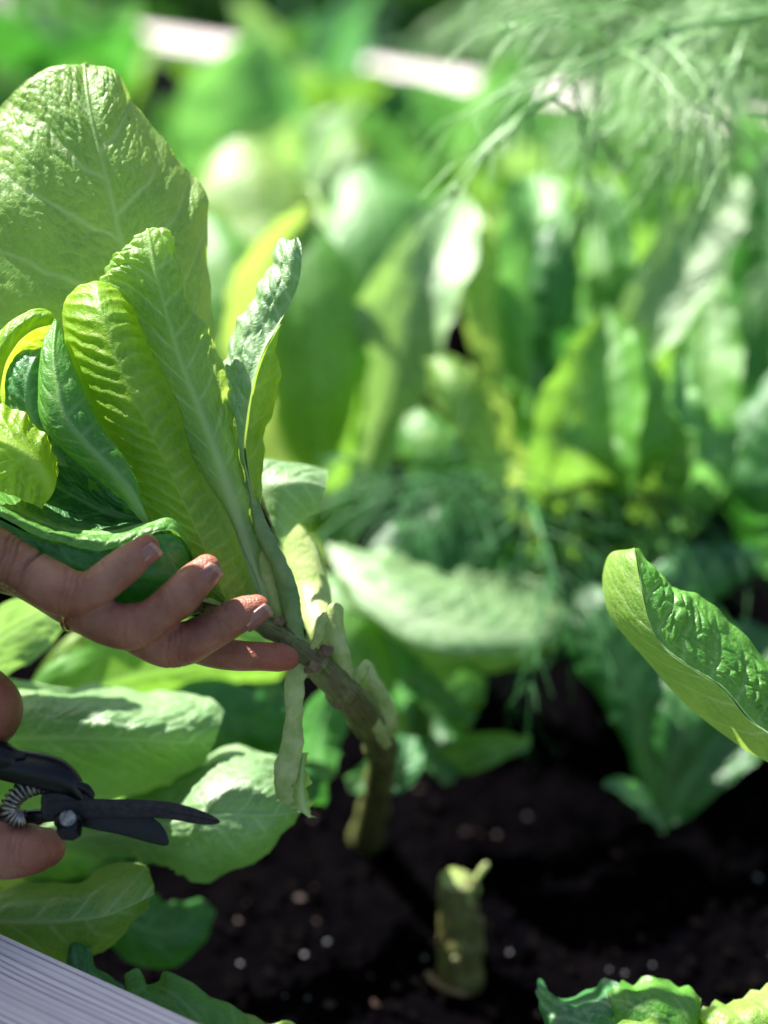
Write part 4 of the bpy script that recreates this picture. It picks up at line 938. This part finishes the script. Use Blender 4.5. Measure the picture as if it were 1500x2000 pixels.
def hand_mesh(name, tubes, parent, redspots, creases, voxel=0.0006, smooth=8):
    V, F = join([ptube(t, n=24, m=50) for t in tubes])
    V, F, N = remesh(V, F, voxel, smooth)
    # skin folds at the joints: (px, py, dz, direction of finger in px, width_mm, depth_mm, n lines)
    for (x, y, z, dx, dy, n, dep, rad) in creases:
        c = P(x, y, z); d = cv(dx, -dy, 0)
        q = V - c; s = q @ d * 1000; near = np.exp(-(np.linalg.norm(q, axis=1) * 1000 / rad) ** 2)
        wob = 0.5 * np.sin(q @ cv(-dy, -dx, 0) * 500)
        g = np.zeros(len(V))
        for k in range(n):
            o_ = (k - (n - 1) / 2) * 1.9
            g = np.maximum(g, np.exp(-((s - o_ + wob) / .6) ** 2) * (1 - .25 * (k % 2)))
        V = V - N * (g * near * dep * .0017)[:, None]
    red = np.zeros(len(V))
    for (x, y, z, r_, s_) in redspots:
        red = np.maximum(red, s_ * np.exp(-(np.linalg.norm(V - P(x, y, z), axis=1) * 1000 / r_) ** 2))
    return mk(name, V, F, MAT['skin'], parent, attrs={'red': red})
def nail(parent, c, d, nrm, r, length, width, mat='nail'):
    """c: point on finger axis under the nail middle, d: towards the tip, nrm: dorsal direction, r finger radius there (m)"""
    d = d / np.linalg.norm(d); nrm = nrm - d * np.dot(nrm, d); nrm /= np.linalg.norm(nrm); s = np.cross(d, nrm)
    nu_, nv_ = 17, 21; V = []
    for i in range(nu_):
        u = -1 + 2 * i / (nu_ - 1)
        for j in range(nv_):
            v = -1 + 2 * j / (nv_ - 1)
            lx = v * length / 2
            if v < 0: lx *= math.sqrt(max(0.02, 1 - .32 * u * u))      # rounded root
            else: lx *= 1 - .16 * u * u
            a = u * width / 2 / r
            rr = r * (1.0 + .035) - max(0, -v - .6) * r * .1 - (v > 0) * v * v * r * .06
            V.append(c + d * lx + nrm * math.cos(a) * rr + s * math.sin(a) * rr)
    V = np.array(V); top = V; bot = V - nrm * .0006
    Q = quads(nu_, nv_); n = len(V)
    Fs_ = [q.tolist() for q in Q] + [(q[::-1] + n).tolist() for q in Q]
    rim = [i * nv_ for i in range(nu_)] + [(nu_ - 1) * nv_ + j for j in range(1, nv_)] + [i * nv_ + nv_ - 1 for i in range(nu_ - 2, -1, -1)] + [j for j in range(nv_ - 2, 0, -1)]
    for k in range(len(rim)):
        a_, b_ = rim[k], rim[(k + 1) % len(rim)]; Fs_.append([a_, b_, b_ + n, a_ + n])
    o = mk('fingernail', np.concatenate([top, bot]), Fs_, MAT[mat], parent)
    o.data.materials.append(MAT['nail_tip'])
    for pi, q in enumerate(Fs_[:len(Q)]):
        if all((k % nv_) >= nv_ - 4 for k in q): o.data.polygons[pi].material_index = 1
    return o

person = tag(empty('person', P(-600, 1500, -20)), 'person whose bare hands hold the lettuce head and the black shears from the left', 'person')
wr = (-430, 1150, 5)
lh = [
 # wrist and palm fan
 [(-1280, 430, 70, 210), (-1050, 640, 60, 215), (-760, 860, 40, 175), (-540, 960, 20, 145), (-400, 970, 5, 130), (-280, 990, -5, 110)],
 [(-430, 950, -5, 100), (-260, 990, -22, 90), (-120, 1042, -38, 62)],
 [(-430, 960, 5, 95), (-220, 1010, -15, 80), (0, 1092, -30, 52)],
 [(-430, 975, 15, 90), (-160, 1030, -2, 74), (80, 1120, -12, 42)],
 [(-430, 985, 25, 80), (-120, 1060, 10, 64), (200, 1180, 2, 34)],
 # index, middle, ring, little finger
 [(-120, 1042, -38, 60), (-30, 1072, -52, 58), (40, 1108, -62, 50), (95, 1142, -66, 54), (136, 1158, -68, 52), (182, 1150, -68, 42), (230, 1115, -66, 41), (262, 1090, -64, 36), (286, 1069, -62, 28)],
 [(0, 1092, -30, 50), (80, 1140, -42, 48), (160, 1192, -54, 46), (222, 1220, -60, 48), (266, 1222, -62, 50), (305, 1203, -62, 42), (348, 1168, -62, 43), (384, 1131, -59, 38), (403, 1110, -57, 30)],
 [(80, 1120, -12, 42), (180, 1185, -26, 42), (265, 1236, -40, 42), (322, 1258, -48, 48), (362, 1256, -49, 46), (405, 1236, -49, 41), (445, 1213, -48, 39), (480, 1195, -44, 34), (501, 1186, -42, 27)],
 [(200, 1180, 2, 34), (310, 1235, -6, 33), (400, 1268, -14, 33), (460, 1280, -18, 31), (510, 1282, -18, 29), (548, 1284, -16, 29), (560, 1286, -15, 25)],
 # thumb behind the leaves
 [(-420, 940, 10, 85), (-330, 860, 30, 66), (-260, 780, 42, 56), (-210, 700, 48, 50), (-180, 650, 50, 42)],
]
left = hand_mesh('arm', lh, person,
    [(300, 1060, -62, 9, .4), (418, 1098, -57, 9, .4), (515, 1182, -42, 9, .45), (560, 1286, -20, 20, .5), (128, 1160, -68, 12, .3), (255, 1235, -60, 12, .3), (350, 1265, -50, 12, .35), (-30, 1088, -60, 14, .25)],
    [(140, 1165, -78, 1, .25, 4, .5, 9), (222, 1118, -76, .8, -.6, 3, .35, 7), (262, 1228, -72, 1, -.1, 4, .45, 9), (338, 1182, -72, .75, -.65, 3, .35, 7),
     (345, 1262, -60, 1, 0, 4, .45, 9), (440, 1220, -58, .85, -.5, 3, .35, 7), (20, 1100, -62, .95, .3, 3, .8, 10), (70, 1090, -66, .9, .5, 1, 1.0, 10)])
nail(left, P(279, 1079, -63), P(286, 1070, -62) - P(232, 1114, -66), cv(.52, -.52, -.68), mmr(30, -62), .0100, .0086)
nail(left, P(393, 1123, -58), P(402, 1112, -57) - P(345, 1172, -62), cv(.56, -.48, -.68), mmr(34.5, -58), .0112, .0098)
nail(left, P(493, 1195, -43), P(503, 1185, -42) - P(455, 1220, -47), cv(.50, -.66, -.58), mmr(30.5, -43), .0105, .0090)
# ring on the middle finger
c0 = P(150, 1187, -53); ax = P(175, 1206, -55) - P(130, 1182, -50); ax /= np.linalg.norm(ax)
u0 = np.cross(ax, cv(0, 0, 1)); u0 /= np.linalg.norm(u0); w0 = np.cross(ax, u0); rr0 = mmr(47, -53) + .0004
V = []; n_, m_ = 64, 10
for i in range(n_):
    a = 2 * math.pi * i / n_; dd = u0 * math.cos(a) + w0 * math.sin(a)
    for j in range(m_):
        b_ = 2 * math.pi * j / m_; V.append(c0 + dd * (rr0 + .0006 * math.cos(b_)) + ax * .0009 * math.sin(b_))
F = [[i * m_ + j, ((i + 1) % n_) * m_ + j, ((i + 1) % n_) * m_ + (j + 1) % m_, i * m_ + (j + 1) % m_] for i in range(n_) for j in range(m_)]
mk('ring', np.array(V), F, MAT['gold'], person)
rh = [
 [(-1320, 1650, -80, 215), (-1130, 1650, -70, 215), (-850, 1640, -45, 180), (-640, 1640, -32, 150), (-480, 1600, -35, 140)],
 [(-500, 1600, -35, 130), (-380, 1480, -45, 100), (-280, 1400, -50, 84)],
 [(-500, 1600, -20, 130), (-400, 1500, -20, 100), (-320, 1420, -15, 80)],
 [(-500, 1620, 0, 120), (-430, 1540, 10, 95), (-360, 1460, 15, 76)],
 # index finger bent over the upper handle
 [(-280, 1400, -50, 78), (-190, 1362, -56, 72), (-80, 1350, -60, 68), (-26, 1372, -60, 68), (-16, 1402, -50, 58), (-60, 1450, -30, 48), (-120, 1500, -12, 44), (-160, 1510, -8, 38)],
 [(-320, 1420, -15, 76), (-200, 1360, -18, 66), (-110, 1400, -14, 56), (-110, 1470, -2, 50), (-170, 1530, 4, 44)],
 [(-360, 1460, 15, 72), (-260, 1400, 14, 62), (-190, 1430, 16, 54), (-180, 1500, 16, 48), (-220, 1550, 14, 42)],
 [(-430, 1520, 25, 66), (-340, 1470, 30, 54), (-280, 1490, 30, 46), (-270, 1550, 28, 40), (-300, 1590, 26, 36)],
 # thumb
 [(-500, 1640, -40, 120), (-340, 1680, -52, 88), (-200, 1690, -56, 70), (-110, 1672, -54, 66), (-30, 1660, -52, 62), (30, 1660, -50, 59), (72, 1658, -48, 50), (88, 1656, -46, 42)],
]
right = hand_mesh('arm', rh, person, [(-10, 1360, -66, 10, .5), (100, 1650, -50, 14, .45), (-60, 1660, -56, 12, .2)],
    [(-5, 1350, -76, .9, .4, 3, .35, 9), (30, 1650, -70, 1, 0, 3, .35, 8), (-60, 1650, -64, 1, 0, 4, .4, 10)])
# the rest of the person, kneeling beside the bed at the left and leaning over it
SD = np.array(sdir)
hc = P(-620, 1500, -150) + SD * 0.66                                 # head
hips = np.array([-1.02, hc[1] - .04, .24]); chest = np.array([-.74, hc[1] - .04, .56]); neck = np.array([-.60, hc[1] - .02, .70])
def body_part(name, tubes, mat, voxel=.006, smooth=6, parent=person):
    V, F = join([tube(catmull(np.array([q[:3] for q in t]), 30), catmull(np.array([[q[3]] for q in t]), 30)[:, 0], 24, ell=e_) for t, e_ in tubes])
    V, F, N = remesh(V, F, voxel, smooth)
    return mk(name, V, F, MAT[mat], parent, attrs={'red': np.zeros(len(V))})
sh_l = chest + [.06, .17, .06]; sh_r = chest + [.06, -.17, .06]
el_l = P(-1280, 430, 70); el_r = P(-1320, 1650, -80)
row = lambda p, r: (p[0], p[1], p[2], r)
body_part('shirt', [([row(hips, .15), row(hips * .5 + chest * .5, .145), row(chest, .155), row(neck - [.05, 0, .05], .09)], 1.15),
                    ([row(sh_l, .075), row(chest + [.05, 0, .07], .09), row(sh_r, .075)], 1),
                    ([row(sh_l, .07), row(sh_l * .5 + el_l * .5, .06), row(el_l * .92 + sh_l * .08, .056)], 1),
                    ([row(sh_r, .07), row(sh_r * .5 + el_r * .5, .06), row(el_r * .92 + sh_r * .08, .056)], 1)], 'sleeve')
body_part('trousers', [([row(hips + [.03, 0, .03], .155), row(hips - [.03, 0, .05], .15)], 1.15),
                       ([row(hips + [0, .1, -.04], .095), row(hips + [.02, .12, -.2], .08), row(hips + [.06, .13, -.33], .062)], 1),
                       ([row(hips + [0, -.1, -.04], .095), row(hips + [.02, -.12, -.2], .08), row(hips + [.06, -.13, -.33], .062)], 1),
                       ([row(hips + [.06, .13, -.34], .06), row(hips + [-.15, .13, -.34], .058), row(hips + [-.36, .12, -.36], .038)], 1),
                       ([row(hips + [.06, -.13, -.34], .06), row(hips + [-.15, -.13, -.34], .058), row(hips + [-.36, -.12, -.36], .038)], 1)], 'trouser')
fd = np.array([.80, -.1, -.60]); fd /= np.linalg.norm(fd)           # where the face looks
hu = np.cross(np.cross(fd, [0, 0, 1]), fd); hu /= np.linalg.norm(hu); hs = np.cross(fd, hu)
A = lambda f, u_, s_, r: row(hc + fd * f + hu * u_ + hs * s_, r)
hd = body_part('head', [([A(-.03, .03, 0, .082), A(.01, .035, 0, .080)], 1), ([A(.0, .0, 0, .070), A(.035, -.035, 0, .055), A(.055, -.075, 0, .034)], 1),
                   ([A(.075, .012, 0, .012), A(.094, -.012, 0, .012), A(.100, -.024, 0, .013)], 1), ([A(.078, -.052, -.016, .008), A(.084, -.052, 0, .010), A(.078, -.052, .016, .008)], 1),
                   ([A(.0, .02, .078, .012), A(-.006, -.01, .080, .016), A(.0, -.03, .074, .010)], 1), ([A(.0, .02, -.078, .012), A(-.006, -.01, -.080, .016), A(.0, -.03, -.074, .010)], 1),
                   ([A(.07, .03, .032, .012), A(.066, .034, .05, .011)], 1), ([A(.07, .03, -.032, .012), A(.066, .034, -.05, .011)], 1),
                   ([A(-.03, -.04, 0, .055), row(neck, .058)], 1)], 'skin', .0025, 4)
for s_ in (-1, 1):
    p_ = hc + fd * .067 + hu * .008 + hs * .031 * s_
    V, F = tube(np.array([p_ - fd * .003, p_ + fd * .003]), [.011, .011], 14); mk('eye', V, F, MAT['nail_tip'], hd)
body_part('hair', [([A(-.045, .03, 0, .088), A(-.01, .052, 0, .084)], 1), ([A(-.05, .0, .03, .062), A(-.05, -.05, .02, .05)], 1), ([A(-.05, .0, -.03, .062), A(-.05, -.05, -.02, .05)], 1),
                   ([A(-.13, .03, 0, .038), A(-.15, .03, 0, .034)], 1)], 'hair', .004, 3)

# ------------------------------------------------------------------ pruning shears
sh = tag(empty('pruning_shears', P(140, 1600, -60)), 'black pruning shears with a coil spring, blades slightly open, held at the left edge', 'pruning shears')
def plate(name, outline, z, thick, mat, bevel=2.0, tilt=0.0, ns=80):
    """closed outline in pixels at depth z (mm), thickness in mm, rounded edges (bevel in px)"""
    o = np.array(outline, float); o = np.concatenate([o, o[:1]])
    s = catmull(np.concatenate([o[-2:-1], o, o[1:2]]), ns * 3)[ns * 3 // (len(o) + 1):]
    # resample closed polygon directly
    segs = catmull(np.concatenate([o, o[1:3]]), len(o) * 14 + 29); k = 14
    ring = segs[k:k * len(o)]
    t = np.roll(ring, -1, 0) - np.roll(ring, 1, 0); nn = np.stack([t[:, 1], -t[:, 0]], -1); nn /= np.linalg.norm(nn, axis=1, keepdims=True) + 1e-9
    area = np.sum(ring[:, 0] * np.roll(ring[:, 1], -1) - np.roll(ring[:, 0], -1) * ring[:, 1])
    if area > 0: nn = -nn
    # nn now points inwards or outwards: test
    c = ring.mean(0)
    if np.mean(np.sum(nn * (ring - c), -1)) > 0: nn = -nn
    rows = []
    for a in (0, .5, 1.0, 1.4, math.pi / 2):
        rows.append((ring + nn * bevel * (math.sin(a)), z - thick * .5 - bevel * .18 * (math.sin(a) - 1) * -1))
    lay = []
    prof = [(bevel, z - thick / 2), (bevel * .35, z - thick / 2 + bevel * .05), (0, z - thick / 2 + bevel * .18), (0, z + thick / 2 - bevel * .18), (bevel * .35, z + thick / 2 - bevel * .05), (bevel, z + thick / 2)]
    n = len(ring); V = []
    for ins, zz in prof:
        for q, m_ in zip(ring, nn):
            x, y = q + m_ * ins; V.append(P(x, y, zz + tilt * (x - 140) * .01))
    F = []
    for i in range(len(prof) - 1):
        for j in range(n): F.append([i * n + j, i * n + (j + 1) % n, (i + 1) * n + (j + 1) % n, (i + 1) * n + j])
    F.append(list(range(n))[::-1]); F.append(list(range((len(prof) - 1) * n, len(prof) * n)))
    o_ = mk(name, np.array(V), F, MAT[mat], sh)
    return o_
plate('upper_blade', [(92,1563),(190,1560),(300,1563),(350,1570),(398,1585),(426,1600),(428,1607),(415,1611),(380,1609),(330,1600),(280,1597),(200,1597),(92,1596)], -66, 3.4, 'steel', 4.0)
plate('lower_blade', [(132,1586),(200,1584),(280,1592),(308,1604),(324,1624),(330,1646),(322,1652),(296,1647),(240,1632),(180,1619),(140,1608)], -61.5, 3.4, 'black', 3.0)
plate('body', [(84,1550),(110,1545),(150,1546),(176,1549),(184,1560),(182,1580),(160,1602),(120,1604),(86,1602),(80,1575)], -64, 6.5, 'black', 6.0)
V, F = ptube([(-420,1560,-30,26),(-250,1500,-40,28),(-120,1478,-50,28),(-40,1482,-56,32),(20,1494,-60,35),(70,1504,-62,38),(108,1514,-63,37),(136,1530,-64,28),(156,1552,-64,15)], n=28, m=90, ell=1.0)
mk('handle', V, F, MAT['black'], sh)
V, F = ptube([(-420,1750,0,26),(-250,1720,-20,26),(-120,1660,-36,24),(-20,1615,-44,20),(50,1596,-52,14),(100,1592,-60,13)], n=24, m=70)
mk('handle', V, F, MAT['black'], sh)
V, F = ptube([(-60,1478,-60,31),(-20,1477,-63,33),(6,1478,-65,31),(16,1480,-66,26)], n=24, m=20, ell=1.0); mk('handle_cap', V, F, MAT['black'], sh)
V, F = ptube([(16,1476,-70,9),(34,1474,-71,10),(42,1476,-71,7)], n=14, m=12, ell=.8); mk('lock_catch', V, F, MAT['steel'], sh)
V, F = ptube([(148,1532,-68,9),(168,1540,-68,10),(178,1551,-68,8)], n=14, m=12, ell=.8); mk('shoulder', V, F, MAT['black'], sh)
# pivot bolt: hexagonal nut with a washer and the round head below
def prism(c, ax, r, h, n, mat, name):
    ax = ax / np.linalg.norm(ax); u_ = np.cross(ax, cv(1, 0, 0.1)); u_ /= np.linalg.norm(u_); w_ = np.cross(ax, u_)
    V = []; prof = [(0.0, 0), (r * .93, 0), (r, h * .12), (r, h * .85), (r * .88, h), (0.0, h)]
    for rr, hh in prof[1:-1]:
        for i in range(n):
            a = 2 * math.pi * (i + .3) / n; V.append(c + ax * hh + (u_ * math.cos(a) + w_ * math.sin(a)) * rr)
    F = [[i * n + j, i * n + (j + 1) % n, (i + 1) * n + (j + 1) % n, (i + 1) * n + j] for i in range(3) for j in range(n)]
    F.append(list(range(n))[::-1]); F.append(list(range(3 * n, 4 * n)))
    return mk(name, np.array(V), F, MAT[mat], sh, smooth=n > 12)
axn = cv(.05, -.75, -.66)
prism(P(135, 1598, -70), axn, mmr(31, -66), .0022, 32, 'black', 'washer')
prism(P(137, 1603, -73), axn, mmr(26, -66), .0055, 6, 'black', 'pivot_bolt')
prism(P(134, 1600, -79), cv(.0, .35, -.94), mmr(17, -66), .0022, 24, 'bright', 'pivot_head')
# spring
ctr = catmull(np.array([P(100, 1534, -62), P(66, 1536, -62), P(34, 1552, -62), P(18, 1580, -62), P(34, 1598, -61), P(50, 1597, -60)]), 400)
Tn = np.gradient(ctr, axis=0); Tn /= np.linalg.norm(Tn, axis=1, keepdims=True)
hel = []; turns = 18
for i in range(400):
    u_ = np.cross(Tn[i], cv(0, 0, 1)); u_ /= np.linalg.norm(u_); w_ = np.cross(Tn[i], u_); a = 2 * math.pi * turns * i / 399
    rs = mmr(17.5 - 4 * (abs(i / 399 - .5) * 2) ** 4, -62)
    hel.append(ctr[i] + (u_ * math.cos(a) + w_ * math.sin(a)) * rs)
V, F = tube(np.array(hel), np.full(400, .0006), 6); mk('spring', V, F, MAT['spring'], sh)
